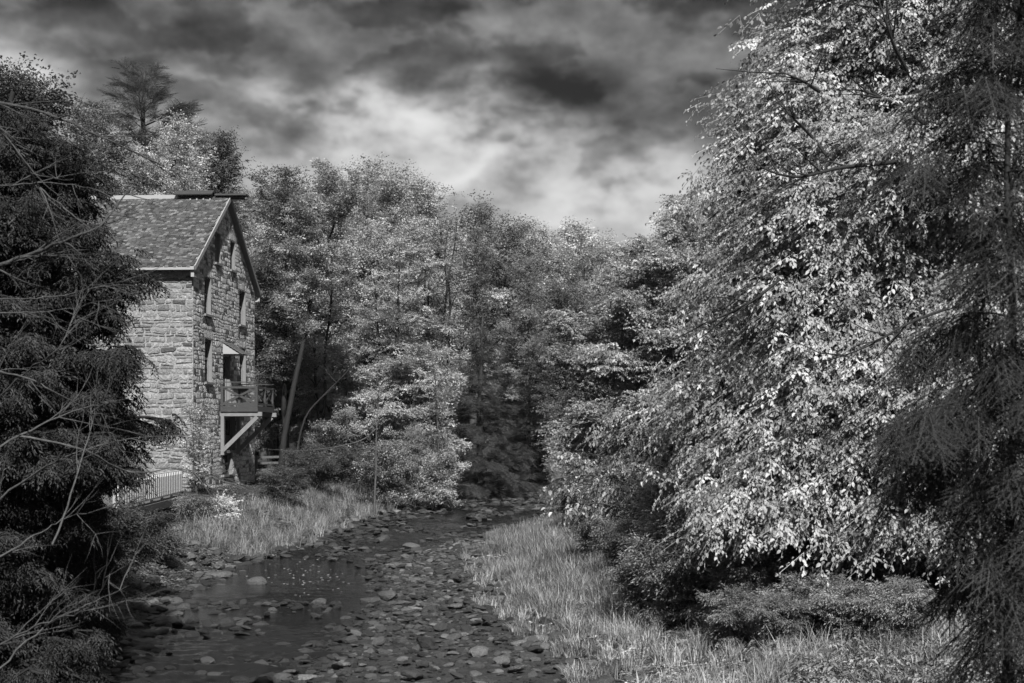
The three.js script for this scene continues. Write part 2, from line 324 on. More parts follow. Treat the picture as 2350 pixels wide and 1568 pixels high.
  function dress(list, place, wall, most, deep) {                          // the largest in view as stones of their own, the rest one piece
    const rest = new MB();
    list.forEach((s, i) => {
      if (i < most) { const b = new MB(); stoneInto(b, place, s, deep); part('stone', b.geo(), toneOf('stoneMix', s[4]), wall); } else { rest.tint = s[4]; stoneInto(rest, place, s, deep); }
    });
    part('rubble_stone', rest.geo(), M.stoneMix, wall, 'stuff');
  }
  const lintels = [O.upL, O.upR, O.midL, O.midR, O.atticL, O.atticR].map((h) => ({ x0: h.x0 - 0.15, x1: h.x1 + 0.15, y0: h.y1, y1: h.y1 + 0.42 }));
  const gs = layStones(0.02, W - 0.02, 0, APEX - 0.25, [...holes, ...lintels], true, [0.13, 0.46], [0.12, 0.30], 0.24, 0.44, 0.68);  // gable stones lightened in colour to make up for the weak light here
  for (const l of lintels) { const n = 6, w = (l.x1 - l.x0) / n; for (let i = 0; i < n; i++) gs.push([l.x0 + i * w, l.x0 + (i + 1) * w, l.y0 + 0.02, l.y1 - rnd.range(0, 0.08), rnd.range(0.3, 0.5)]); }
  const big = (a, b) => (b[1] - b[0]) * (b[3] - b[2]) - (a[1] - a[0]) * (a[3] - a[2]);
  const calm = (x, y) => holes.reduce((m, h) => Math.min(m, Math.max(h.x0 - x, x - h.x1, h.y0 - y, y - h.y1)), Math.min(x, W - x, 9));
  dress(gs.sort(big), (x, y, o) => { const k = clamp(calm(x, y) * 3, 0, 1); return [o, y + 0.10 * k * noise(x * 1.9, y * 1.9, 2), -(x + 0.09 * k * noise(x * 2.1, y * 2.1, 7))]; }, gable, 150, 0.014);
  const fs = layStones(-9.5, -0.004, 0, EAVE - 0.05, [], false, [0.16, 0.72], [0.11, 0.32], 0.07, 0.18, 0.36);  // same stone as the gable, colour kept darker to offset the stronger sun
  dress(fs.sort(big), (x, y, o) => { const k = clamp(-x * 3, 0, 1); return [x + 0.10 * k * noise(x * 1.7, y * 1.9, 12), y + 0.12 * k * noise(x * 1.2, y * 1.9, 17), o]; }, front, 150, 0.05);
  // windows and doors
  function sash(h, kind) {
    const w = new THREE.Group(); w.name = kind === 'door' ? 'door' : 'window'; w.position.set(0, h.y0, -h.x0); mill.add(w);
    const ww = h.x1 - h.x0, hh = h.y1 - h.y0, f = new MB(), t = 0.085, x0 = -0.30, x1 = -0.17;
    f.box(x0, 0, -t, x1, hh, -0.003); f.box(x0, 0, -ww + 0.003, x1, hh, -ww + t); f.box(x0, hh - t, -ww + t, x1, hh - 0.003, -t);
    if (kind === 'attic' || kind === 'door') f.box(-0.16, 0, -ww + 0.004, -0.01, hh - 0.005, -ww + 0.05);   // the lit reveal board
    else f.box(-0.165, 0, -ww + 0.004, 0.012, hh - 0.005, -ww + 0.06);
    if (kind !== 'door') f.box(x0, 0.003, -ww + t, x1, t, -t);
    part('frame', f.geo(), M.offWhite, w);
    if (kind === 'door') {
      part('door_leaf', new MB().box(-0.28, 0, -ww + t, -0.24, hh * 0.45, -t).box(-0.28, hh * 0.45, -ww + t, -0.24, hh - t, -ww + t + 0.1).box(-0.28, hh * 0.45, -t - 0.1, -0.24, hh - t, -t).box(-0.28, hh - t - 0.12, -ww + t + 0.1, -0.24, hh - t, -t - 0.1).geo(), M.door, w);
      part('pane', new MB().box(-0.27, hh * 0.45, -ww + t + 0.1, -0.255, hh - t - 0.12, -t - 0.1).geo(), M.glass, w);
      part('handle', new MB().box(-0.24, hh * 0.46, -t - 0.09, -0.20, hh * 0.46 + 0.14, -t - 0.05).geo(), M.metal, w);
    } else {
      const m = hh * (kind === 'attic' ? 0.5 : 0.56);
      part('sash_rail', new MB().box(-0.26, m - 0.04, -ww + t, -0.19, m + 0.04, -t).geo(), kind === 'white' ? M.white : M.offWhite, w);
      part('pane', new MB().box(-0.25, m + 0.04, -ww + t, -0.24, hh - t, -t).geo(), M.glass, w);
      part('pane', new MB().box(-0.27, t, -ww + t, -0.26, m - 0.04, -t).geo(), M.glass, w);
      if (kind === 'white') part('blind', new MB().box(-0.40, m + 0.1, -ww + t, -0.39, hh - t, -t).geo(), M.curtain, w);
      part('sill', new MB().box(-0.30, -0.10, -ww - 0.07, 0.10, -0.003, 0.07).geo(), M.offWhite, w);
    }
  }
  sash(O.atticL, 'attic'); sash(O.atticR, 'attic'); sash(O.upL, 'plain'); sash(O.upR, 'plain'); sash(O.midL, 'white'); sash(O.midR, 'white'); sash(O.low, 'attic'); sash(O.door, 'door'); sash(O.under, 'door');
  // roof: two pitches of shingles with rake boards, soffits and a ridge cap
  const OH = 0.42, ov = 0.18, run = W / 2, rise = APEX - EAVE, SL = Math.hypot(run, rise), ex = ov, slope = rise / run;
  const ridgeY = APEX + 0.22, eaveY = ridgeY - (run + OH) * slope;
  const roof = new THREE.Group(); roof.name = 'roof'; mill.add(roof);
  const pitch = (s) => { const z = (k) => -W / 2 + s * k; return [[-L - 0.3, eaveY, z(run + OH)], [ex, eaveY, z(run + OH)], [ex, ridgeY, z(0)], [-L - 0.3, ridgeY, z(0)]]; };
  const deckG = new MB();
  for (const s of [1, -1]) { const [a, b, c, d] = pitch(s), lo = (p) => [p[0], p[1] - 0.16, p[2]]; deckG.quad(a, b, c, d); deckG.quad(lo(a), lo(d), lo(c), lo(b)); deckG.quad(a, lo(a), lo(b), b); deckG.quad(b, lo(b), lo(c), c); deckG.quad(d, lo(d), lo(a), a); }
  part('roof_deck', boxUV(deckG.geo(), 1), M.soffit, roof);
  for (const s of [1, -1]) {
    const [, b, c] = pitch(s); const f = new MB();
    f.bar([ex + 0.03, b[1] - 0.06, b[2]], [ex + 0.03, c[1] - 0.06, c[2]], 0.05, 0.2); part('rake_board', f.geo(), s > 0 ? M.white : M.offWhite, roof);
    const e = b[2] + s * 0.07, gu = new MB();
    gu.box(-L - 0.3, eaveY - 0.16, e - 0.065, ex, eaveY - 0.13, e + 0.065); gu.box(-L - 0.3, eaveY - 0.13, e + s * 0.045, ex, eaveY - 0.01, e + s * 0.065); gu.box(ex, eaveY - 0.16, e - 0.065, ex + 0.01, eaveY - 0.01, e + 0.065);
    part('gutter', gu.geo(), M.white, roof);
    const so = new MB(); so.box(0.02, eaveY - 0.46, b[2] - s * 0.42, ex - 0.02, eaveY - 0.40, b[2]); so.box(0.02, eaveY - 0.40, b[2] - s * 0.06, ex - 0.02, eaveY - 0.17, b[2]);
    part('eave_return', so.geo(), M.white, roof);
  }
  const ridge = new MB(); for (const s of [1, -1]) ridge.bar([-L - 0.3, ridgeY + 0.02, -W / 2 + s * 0.12], [ex - 0.85, ridgeY + 0.02, -W / 2 + s * 0.12], 0.3, 0.03, [0, 1, s * 1.2]);
  part('ridge_cap', ridge.geo(), M.metal, roof);
  part('hoist_cover', new MB().box(-0.5, ridgeY + 0.05, -W / 2 - 0.3, ex + 0.85, ridgeY + 0.13, -W / 2 + 0.3).box(-0.4, ridgeY - 0.14, -W / 2 - 0.09, ex + 0.7, ridgeY + 0.05, -W / 2 + 0.09).geo(), M.darkWood, roof);
  const vent = new MB(); vent.box(-2.3, ridgeY - 0.1, -W / 2 - 0.35, -0.75, ridgeY + 0.12, -W / 2 + 0.2); for (const s of [1, -1]) vent.bar([-2.45, ridgeY + 0.20, -W / 2 + s * 0.24], [-0.6, ridgeY + 0.20, -W / 2 + s * 0.24], 0.56, 0.05, [0, 1, s * 0.5]);
  part('ridge_vent', vent.geo(), M.darkWood, roof);
  for (let k = 0; k < 4; k++) part('ridge_bracket', new MB().box(-1.7 + k * 0.32, ridgeY - 0.26, -W / 2 + 0.3, -1.64 + k * 0.32, ridgeY - 0.10, -W / 2 + 0.36).geo(), M.white, roof);
  const shG = [0, 1, 2].map((k) => { const b = new MB(), w = [0.085, 0.105, 0.07][k]; b.box(-w, 0, -0.16, w, 0.034, 0.16); return boxUV(b.geo(), 3); });
  const tilt = Math.atan(slope), M4 = [], T = [];
  for (let i = 0; i < 48; i++) {
    const k = (SL + OH * 1.2) * i / 48, zz = -W / 2 + run + OH - k * Math.cos(tilt), yy = eaveY + k * Math.sin(tilt) + 0.02;
    for (let x = -10.2 + (i % 2) * 0.09; x < ex - 0.05; x += rnd.range(0.17, 0.21)) M4.push([x, yy + rnd.range(0, 0.012), zz, i, x]);
  }
  const m4 = new THREE.Matrix4(), qq = new THREE.Quaternion(), shade = () => { const u = rnd(); return u < 0.15 ? rnd.range(0.02, 0.04) : u > 0.8 ? rnd.range(0.12, 0.22) : rnd.range(0.05, 0.10); };
  const restSh = new THREE.InstancedMesh(shG[0], M.shingleMix, M4.length - 300 + 1300); restSh.name = 'shingles'; restSh.userData.kind = 'stuff'; let ns = 0, single = 0;
  for (const [x, y, z, i] of M4) {
    qq.setFromEuler(new THREE.Euler(tilt - 0.09 + rnd.range(-0.03, 0.03), 0, rnd.range(-0.02, 0.02)));
    if (i < 9 && x > -6.2 && single < 300) { const s = part('shingle', shG[single % 3], toneOf('shingleMix', shade()), roof); s.position.set(x, y, z); s.quaternion.copy(qq); single++; } else { m4.compose(V(x, y, z), qq, V(rnd.range(0.85, 1.1), 1, 1)); restSh.setMatrixAt(ns, m4); restSh.setColorAt(ns, G(shade())); ns++; }
  }
  restSh.count = ns; roof.add(restSh);
  // hood over the upper door
  const [ht] = gp(834, 1300), [ht2] = gp(866, 1300), hy = gp(836, 1287)[1], hy2 = gp(836, 1328)[1], out = 0.85;
  const hood = new THREE.Group(); hood.name = 'door_hood'; mill.add(hood);
  const hb = new MB(); hb.tri([0.02, hy, -ht], [0.02, hy2, -ht], [out, hy2, -ht]); hb.tri([0.02, hy, -ht2], [out, hy2, -ht2], [0.02, hy2, -ht2]); hb.quad([0.02, hy2, -ht], [0.02, hy2, -ht2], [out, hy2, -ht2], [out, hy2, -ht]);
  part('cheek', hb.geo(), M.white, hood);
  const hr = new MB(), dl = Math.hypot(out, hy - hy2);
  for (let i = 0; i < 6; i++) { const a = i / 6, b = (i + 1.15) / 6, P = (k, o) => [0.02 + (out + 0.1) * k, hy + 0.03 - (hy - hy2 + 0.08) * k + o]; const [ax, ay] = P(a, 0.03), [bx, by] = P(b, 0.055); hr.bar([(ax + bx) / 2, (ay + by) / 2, -ht + 0.08], [(ax + bx) / 2, (ay + by) / 2, -ht2 - 0.08], 0.03, Math.hypot(bx - ax, by - ay), [bx - ax, by - ay, 0]); }
  part('hood_roof', hr.geo(), M.greyWood, hood);
  // balcony on timber brackets
  const bal = new THREE.Group(); bal.name = 'balcony'; mill.add(bal);
  const t0 = 4.15, t1 = 7.4, P = 1.86, fy = 5.46 - BASE;
  part('floor', new MB().box(0.08, fy - 0.06, -t1, P, fy, -t0).box(0.08, fy - 0.26, -t0 - 0.08, P, fy - 0.062, -t0).box(0.08, fy - 0.26, -t1, P, fy - 0.062, -t1 + 0.08).box(P - 0.08, fy - 0.26, -t1 + 0.08, P + 0.003, fy - 0.062, -t0 - 0.08).geo(), M.darkWood, bal);
  for (const [x, z] of [[0.16, -t0 - 0.05], [P - 0.06, -t0 - 0.05], [P - 0.06, -t1 + 0.05], [0.16, -t1 + 0.05], [P - 0.06, -(t0 + t1) / 2]]) part('post', new MB().box(x - 0.06, fy, z - 0.06, x + 0.06, fy + 0.95, z + 0.06).geo(), M.darkWood, bal);
  for (const y of [0.10, 0.88, 1.13]) {
    const h = y > 1 ? 0.045 : 0.1;
    part('rail', new MB().bar([0.1, fy + y, -t0 - 0.05], [P, fy + y, -t0 - 0.05], h, h).geo(), M.darkWood, bal);
    part('rail', new MB().bar([0.1, fy + y, -t1 + 0.05], [P, fy + y, -t1 + 0.05], h, h).geo(), M.darkWood, bal);
    part('rail', new MB().bar([P - 0.06, fy + y, -t0 - 0.1], [P - 0.06, fy + y, -t1 + 0.1], h, h).geo(), M.darkWood, bal);
  }
  const cross = (a, b, c) => { for (const [u, v] of [[0.12, 0.86], [0.86, 0.12]]) part('cross_brace', new MB().bar([a[0], fy + u, a[1]], [b[0], fy + v, b[1]], 0.05, 0.10, c).geo(), M.darkWood, bal); };
  cross([0.2, -t0 - 0.05], [P - 0.1, -t0 - 0.05], [0, 1, 0]); cross([0.2, -t1 + 0.05], [P - 0.1, -t1 + 0.05], [0, 1, 0]);
  const tm = (t0 + t1) / 2; cross([P - 0.06, -t0 - 0.1], [P - 0.06, -tm + 0.05], [0, 1, 0]); cross([P - 0.06, -tm - 0.05], [P - 0.06, -t1 + 0.1], [0, 1, 0]);
  for (const z of [-t0 - 0.16, -t1 + 0.16]) {
    part('bracket_beam', new MB().bar([0.03, fy - 0.37, z], [P + 0.18, fy - 0.37, z], 0.16, 0.2).geo(), M.offWhite, bal);
    part('bracket_brace', new MB().bar([0.1, fy - 2.15, z], [P - 0.05, fy - 0.5, z], 0.15, 0.19).geo(), M.offWhite, bal);
    part('bracket_post', new MB().box(0.075, fy - 2.3, z - 0.1, 0.235, fy - 0.47, z + 0.1).geo(), M.offWhite, bal);
  }
}
// the white-railed deck at the foot of the long wall
{
  const far = V(-13.95, 0, -59.5), near = V(-12.9, 0, -46), y0 = 1.55, g = land(-14, -54);
  const deck = thing('wooden_deck', 'raised wooden deck with white boarded railing and dark beams beside the mill', 'deck', [near.x, g, near.z], 0);
  const P = (k, y, o = 0) => [lerp(0, far.x - near.x, k) - o, y - g, lerp(0, far.z - near.z, k)];
  for (const [y, h, e] of [[y0 - 0.18, 0.30, 1], [y0 - 0.60, 0.26, 0.94]]) part('beam', new MB().bar(P(0, y, y < 1.2 ? 0.25 : 0), P(e, y, y < 1.2 ? 0.25 : 0), 0.12, h).geo(), M.greyWood, deck);
  part('deck_floor', new MB().bar(P(0, y0 - 0.02, 2), P(1, y0 - 0.02, 2), 3.9, 0.06).geo(), M.greyWood, deck);
  for (const y of [0.16, 1.02]) part('rail', new MB().bar(P(0, y0 + y, 0.05), P(1, y0 + y, 0.05), 0.07, 0.09).geo(), M.paint, deck);
  for (let i = 0; i < 32; i++) { const a = (i + 0.08) / 32, b = (i + 0.76) / 32; part('board', new MB().bar(P(a, y0 + 0.6, 0), P(b, y0 + 0.6, 0), 0.025, 0.84).geo(), M.paint, deck); }
  for (let i = 0; i < 6; i++) part('post', new MB().box(...(() => { const [x, , z] = P(i / 5, 0, 0.35); return [x - 0.09, -0.3, z - 0.09, x + 0.09, y0 - g - 0.1, z + 0.09]; })()).geo(), M.darkWood, deck);
  for (let i = 0; i < 7; i++) part('rail_post', new MB().box(...(() => { const [x, , z] = P(i / 6, 0, 0.1); return [x - 0.05, y0 - g, z - 0.05, x + 0.05, y0 - g + 1.06, z + 0.05]; })()).geo(), M.white, deck);
}
// rail fence behind the balcony
{
  const x0 = XA(588, 80), x1 = XA(700, 83), y = land(x0, -80);
  const f = thing('rail_fence', 'weathered three-rail wooden fence on the bank behind the mill', 'fence', [x0, y, -80], 0);
  for (let i = 0; i < 3; i++) { const x = (x1 - x0) * i / 2, z = -3 * i / 2; part('post', new MB().box(x - 0.07, -0.3, z - 0.07, x + 0.07, 1.25, z + 0.07).geo(), M.greyWood, f); }
  for (const h of [0.4, 0.78, 1.12]) part('rail', new MB().bar([-0.4, h, 0.09], [x1 - x0 + 0.4, h + 0.05, -2.91], 0.05, 0.13).geo(), M.greyWood, f);
}

// ---------------------------------------------------------------- plants: leaf sprays, skeletons, crowns
function leafInto(mb, p, dir, up, l, w, fold = 0.25, fine = false, bend = 0.2) {
  const s = new THREE.Vector3().crossVectors(dir, up).normalize(), n = new THREE.Vector3().crossVectors(s, dir).normalize();
  const q = (a, b, c) => [p.x + dir.x * a + s.x * b + n.x * c, p.y + dir.y * a + s.y * b + n.y * c, p.z + dir.z * a + s.z * b + n.z * c];
  const A = q(0, 0, 0), T = q(l, 0, -bend * l);
  if (!fine) { mb.tri(A, q(l * 0.45, -w / 2, fold * w), T); mb.tri(A, T, q(l * 0.45, w / 2, fold * w)); return; }
  const m1 = q(l * 0.3, 0, 0.02 * l), m2 = q(l * 0.7, 0, -bend * 0.45 * l);
  for (const k of [-1, 1]) {
    const e1 = q(l * 0.28, k * w * 0.46, fold * w * 0.9), e2 = q(l * 0.66, k * w * 0.42, fold * w * 0.75 - bend * 0.3 * l);
    const t = (a, b, c) => (k < 0 ? mb.tri(a, c, b) : mb.tri(a, b, c));
    t(A, m1, e1); t(m1, m2, e2); t(m1, e2, e1); t(m2, T, e2);
  }
}
function spray(seed, o) {                                           // a leafy twig along +x: o.n leaves on both sides of a thin stem
  const r = rngOf(seed), mb = new MB(), up = V(0, 1, 0);
  const sub = o.sub ?? 1;
  for (let b = 0; b < sub; b++) {
    const a0 = sub === 1 ? 0 : (b / (sub - 1) - 0.5) * (o.fan ?? 1.6), len = o.len * (sub === 1 ? 1 : r.range(0.7, 1.1)), dir = V(Math.cos(a0), r.range(-0.15, 0.15), Math.sin(a0)).normalize(), side = V(-Math.sin(a0), 0, Math.cos(a0));
    const at = (t) => V(dir.x * len * t, dir.y * len * t - (o.droop ?? 0.1) * len * t * t, dir.z * len * t);
    if (o.twig) mb.bar(at(0).toArray(), at(0.95).toArray(), o.twig, o.twig);
    for (let i = 0; i < o.n; i++) {
      const t = (i + r()) / o.n, k = i % 2 ? 1 : -1, p = at(0.08 + 0.92 * t), sp = (o.spread ?? 0.9) * (1 - 0.5 * t);
      p.addScaledVector(side, r.gauss() * (o.scatter ?? 0)); p.y += r.gauss() * (o.scatter ?? 0) * (o.flat ?? 0.6);
      const d = dir.clone().multiplyScalar(1 - sp * 0.4).addScaledVector(side, k * sp * r.range(0.6, 1.2)); d.y += r.range(-0.45, 0.15) - (o.hang ?? 0); d.normalize();
      const u = V(r.gauss() * (o.wild ?? 0.4), 1, r.gauss() * (o.wild ?? 0.4)).normalize(), sz = r.range(0.5, 1.2);
      leafInto(mb, p, d, u, o.l * sz, o.w * sz, r.range(0.1, 0.35), o.fine, r.range(0, 0.35));
    }
  }
  const g = mb.geo(); g.deleteAttribute('uv'); return g;
}
function needleSpray(seed, o) {                                     // a flat drooping evergreen spray: side twigs with short needles
  const r = rngOf(seed), mb = new MB();
  const twig = (p, d, len, lvl) => {
    const e = p.clone().addScaledVector(d, len); e.y -= len * len * (o.droop ?? 0.25);
    if (o.twig) mb.bar(p.toArray(), e.toArray(), o.twig * (lvl ? 1.4 : 1), o.twig);
    const n = Math.round(len / o.gap);
    for (let i = 0; i < n; i++) {
      const t = (i + 0.5) / n, q = p.clone().lerp(e, t), k = i % 2 ? 1 : -1, s = new THREE.Vector3().crossVectors(d, V(0, 1, 0)).normalize();
      const nd = d.clone().multiplyScalar(o.lean ?? 0.6).addScaledVector(s, k * r.range(0.6, 1)).add(V(0, r.range(-0.35, 0.25), 0)).normalize();
      leafInto(mb, q, nd, V(r.gauss() * 0.3, 1, r.gauss() * 0.3), o.l * r.range(0.7, 1.1) * (1.1 - 0.4 * t), o.w, 0.1);
    }
    if (lvl > 0) for (let i = 0; i < o.sides; i++) { const t = 0.12 + 0.75 * (i + r.range(0, 0.6)) / o.sides, k = i % 2 ? 1 : -1, s = new THREE.Vector3().crossVectors(d, V(0, 1, 0)).normalize(); twig(p.clone().lerp(e, t), d.clone().multiplyScalar(0.75).addScaledVector(s, k * 0.7).add(V(0, r.range(-0.15, 0.1), 0)).normalize(), len * (0.62 - 0.4 * t) * r.range(0.8, 1.15), lvl - 1); }
  };
  twig(V(0, 0, 0), V(1, 0, 0), o.len, 1);
  const g = mb.geo(); g.deleteAttribute('uv'); return g;
}
const SPRAY = {
  far: spray(1, { n: 13, sub: 2, len: 0.55, l: 0.11, w: 0.085, scatter: 0.13, flat: 0.8, fan: 1.3, wild: 0.8, hang: 0.3 }),
  tier: spray(2, { n: 12, sub: 3, len: 0.62, l: 0.10, w: 0.085, scatter: 0.09, flat: 0.25, fan: 1.7, wild: 0.35 }),
  loose: spray(3, { n: 9, sub: 2, len: 0.6, l: 0.13, w: 0.09, scatter: 0.12, flat: 1, fan: 1.2, wild: 0.9, twig: 0.008 }),
  mid: spray(4, { n: 8, sub: 2, len: 0.42, l: 0.085, w: 0.06, scatter: 0.05, flat: 0.6, fan: 0.9, wild: 0.7, hang: 0.4, twig: 0.006 }),
  beech: spray(5, { n: 8, sub: 2, len: 0.46, l: 0.076, w: 0.046, scatter: 0.03, flat: 0.6, fan: 0.9, wild: 0.85, hang: 0.42, fine: true, twig: 0.005, droop: 0.25 }),
  hang: spray(6, { n: 9, len: 0.5, l: 0.08, w: 0.052, scatter: 0.02, wild: 0.5, hang: 0.6, fine: true, twig: 0.007, droop: 0.5 }),
  shrub: spray(7, { n: 8, sub: 3, len: 0.38, l: 0.085, w: 0.035, scatter: 0.05, fan: 2.0, wild: 0.7 }),
  pine: needleSpray(8, { len: 0.8, gap: 0.035, l: 0.13, w: 0.016, sides: 5, lean: 0.9, droop: 0.05 }),
  hemlock: needleSpray(9, { len: 0.42, gap: 0.024, l: 0.030, w: 0.007, sides: 7, twig: 0.004, lean: 0.9, droop: 0.6 }),
  cedar: spray(10, { n: 11, sub: 4, len: 0.30, l: 0.085, w: 0.028, scatter: 0.012, fan: 1.5, wild: 0.6, droop: 0.5, hang: 0.2 }),
  spruce: needleSpray(12, { len: 0.7, gap: 0.04, l: 0.09, w: 0.022, sides: 6, lean: 0.7, droop: 0.3 }),
};
const DUMMY = { m: new THREE.Matrix4(), q: new THREE.Quaternion(), b: new THREE.Matrix4() };
function crownOf(list, geometry, material, tone, seed, clumpScale = 0.6) {  // list of {p, d, s}: an InstancedMesh of sprays, its tones varying from clump to clump
  const r = rngOf(seed), im = new THREE.InstancedMesh(geometry, material, list.length), x = V(0, 0, 0), y = V(0, 0, 0), z = V(0, 0, 0);
  im.name = 'crown'; im.userData.kind = 'stuff';
  list.forEach(({ p, d, s, up }, i) => {
    x.copy(d).normalize(); y.set(r.gauss() * 0.35, 1, r.gauss() * 0.35); if (up) y.copy(up);
    z.crossVectors(x, y).normalize(); y.crossVectors(z, x);
    DUMMY.b.makeBasis(x, y, z).scale(V(s, s, s)).setPosition(p); im.setMatrixAt(i, DUMMY.b);
    const c = clamp(0.5 + 0.25 * noise(p.x * clumpScale, p.y * clumpScale, p.z * clumpScale + seed) + 0.55 * r.gauss(), 0, 1);
    im.setColorAt(i, G(lerp(tone[0], tone[1], c * c * 0.6 + c * 0.4)));
  });
  return im;
}
const ENV = {                                                       // crown outlines: reach of the limbs at each share of the crown's height
  round: (f) => Math.sqrt(Math.max(0.03, 1 - Math.pow(Math.abs(f - 0.42) / 0.62, 2.2))), cone: (f) => Math.max(0.06, 1 - f) * (0.85 + 0.15 * Math.sin(f * 40)), vase: (f) => 0.35 + 0.65 * Math.sin(Math.min(1, f * 0.9 + 0.15) * Math.PI * 0.8),
  beech: (f) => lerp(1.02, 0.5, f) * (1 - Math.pow(f, 9)), cedar: (f) => (0.52 + 0.48 * smoothstep(f, 0.16, 0.46)) * Math.pow(Math.max(0.02, 1 - Math.pow(f, 3)), 0.7), hemlock: (f) => 0.36 + 0.22 * smoothstep(f, 0.1, 0.3) + 0.42 * Math.exp(-(((f - 0.42) / 0.11) ** 2)) + 0.4 * Math.exp(-(((f - 0.19) / 0.04) ** 2)) + 0.15 * Math.exp(-(((f - 0.75) / 0.08) ** 2)), column: (f) => Math.pow(Math.max(0.02, 1 - Math.pow(f, 2.6)), 0.7), tier: (f) => Math.sqrt(Math.max(0.05, 1 - f * f)) * (0.72 + 0.28 * Math.sin(f * 27)), pine: (f) => Math.max(0.15, Math.sin(Math.min(1, f + 0.2) * 2.6)) * (0.75 + 0.25 * Math.sin(f * 30)),
};
function skeleton(o) {                                              // trunk, limbs and side branches of a tree standing at the origin, and where its sprays sit
  const r = rngOf(o.seed), tubes = new Tubes(o.sides ?? 6), lines = [], h = o.h, rad = o.r, base = o.base ?? 0.3, R0 = o.trunk ?? h * 0.018;
  const stems = o.stems ?? 1, sprays = [];
  for (let s = 0; s < stems; s++) {
    const sa = s / stems * 6.28 + r.range(0, 1), spreadOut = stems > 1 ? rad * r.range(0.25, 0.55) : 0;
    let trunk;
    if (o.path && s === 0) trunk = o.path.map((p) => V(...p)); else {
      trunk = []; const n = 9, hh = h * (o.reach ?? 0.93) * (s ? r.range(0.75, 1) : 1);
      for (let i = 0; i <= n; i++) { const t = i / n; trunk.push(V((o.lean?.[0] ?? 0) * t * h + Math.cos(sa) * spreadOut * t + r.gauss() * 0.014 * h * Math.sqrt(t), t * hh - (i ? 0 : 0.25), (o.lean?.[1] ?? 0) * t * h + Math.sin(sa) * spreadOut * t + r.gauss() * 0.014 * h * Math.sqrt(t))); }
    }
    const nt = trunk.length; tubes.add(trunk, trunk.map((_, i) => R0 / Math.sqrt(stems) * Math.pow(1 - i / nt, 0.8) * (i ? 1 : 1.25) + 0.008), o.sides ? o.sides + 2 : 7);
    const C = new THREE.CatmullRomCurve3(trunk), limbs = Math.round((o.limbs ?? 26) / stems);
    for (let i = 0; i < limbs; i++) {
      const f = (i + r.range(0, 0.9)) / limbs, t = clamp(base + (1 - base) * f * 0.97, 0, 0.98), p = C.getPointAt(t), az = o.facing !== undefined && r() < (o.biased ?? 0) ? o.facing + r.gauss() * 1.0 : i * 2.39996 + sa + r.range(-0.5, 0.5);
      const len = rad * ENV[o.env ?? 'round'](f) * r.range(...(o.vary ?? [0.55, 1.22])) * (stems > 1 ? 0.75 : 1); if (len < 0.1) continue;
      const el0 = (o.el0 ?? 0.7) + (o.elTop ?? 0.4) * f + r.range(-0.2, 0.2), el1 = (o.el1 ?? 0.1) + (o.elTop ?? 0.4) * f + r.range(-0.2, 0.2);
      const pts = [p.clone()], q = p.clone(), m = 6;
      for (let k = 0; k < m; k++) { const el = lerp(el0, el1, k / (m - 1)), a = az + r.gauss() * 0.16; q.add(V(Math.cos(a) * Math.cos(el), Math.sin(el), Math.sin(a) * Math.cos(el)).multiplyScalar(len / m)); pts.push(q.clone()); }
      const rr = Math.max(0.008, R0 * 0.42 * Math.pow(1 - t, 0.7) * (len / rad + 0.3)); tubes.add(pts, pts.map((_, k) => rr * (1 - k / (m + 0.6))), 5);
      lines.push({ pts, len, w: 0.5 });
      const nsub = Math.max(2, Math.round(len * (o.subs ?? 2.2)));
      for (let j = 0; j < nsub; j++) {
        const u = 0.2 + 0.75 * (j + r()) / nsub, b = pts[Math.floor(u * m)].clone().lerp(pts[Math.min(m, Math.floor(u * m) + 1)], u * m % 1), sl = len * r.range(0.22, 0.42) * (1.15 - 0.6 * u), k = j % 2 ? 1 : -1, a = az + k * r.range(0.5, 1.1), e = el1 + r.range(-0.25, 0.35) + (o.subUp ?? 0);
        const sp = [b.clone()], c = b.clone(); for (let v = 0; v < 3; v++) { c.add(V(Math.cos(a + r.gauss() * 0.2) * Math.cos(e), Math.sin(e - v * (o.subDroop ?? 0.1)), Math.sin(a) * Math.cos(e)).multiplyScalar(sl / 3)); sp.push(c.clone()); }
        tubes.add(sp, sp.map((_, v) => Math.max(0.004, rr * 0.4) * (1 - v / 3.6)), 4);
        lines.push({ pts: sp, len: sl, w: 1.3 });
      }
    }
  }
  const total = lines.reduce((a, l) => a + l.len * l.w, 0);
  for (const l of lines) {
    const n = l.len * l.w / total * o.n, k = Math.floor(n) + (r() < n % 1 ? 1 : 0);
    for (let i = 0; i < k; i++) {
      const u = l.w < 1 ? 0.35 + 0.65 * r() : Math.pow(r(), 0.6), m = l.pts.length - 1, a = Math.min(m - 1, Math.floor(u * m)), p = l.pts[a].clone().lerp(l.pts[a + 1], u * m - a), d = l.pts[a + 1].clone().sub(l.pts[a]).normalize();
      const j = o.jit ?? 0.22; p.add(V(r.gauss() * j, r.gauss() * j * (o.flat ?? 0.7), r.gauss() * j)); d.add(V(r.gauss() * 0.8, r.gauss() * 0.3 - (o.drop ?? 0.05), r.gauss() * 0.8));
      sprays.push({ p, d, s: r.range(0.75, 1.2) * (o.size ?? 1) });
    }
  }
  return { wood: tubes.geo(), sprays };
}
function tree(name, label, category, x, d, o, group) {
  const y = land(x, -d), t = thing(name, label, category, [x, y - 0.05, -d], 0, group), { wood, sprays } = skeleton(o);
  part('trunk', wood, M[o.bark ?? 'bark'], t);
  t.add(crownOf(sprays, SPRAY[o.kind ?? 'far'], M[o.mat ?? 'leaf'], o.tone, o.seed, o.clump));
  t.userData.crown = null; delete t.userData.crown;
  return t;
}
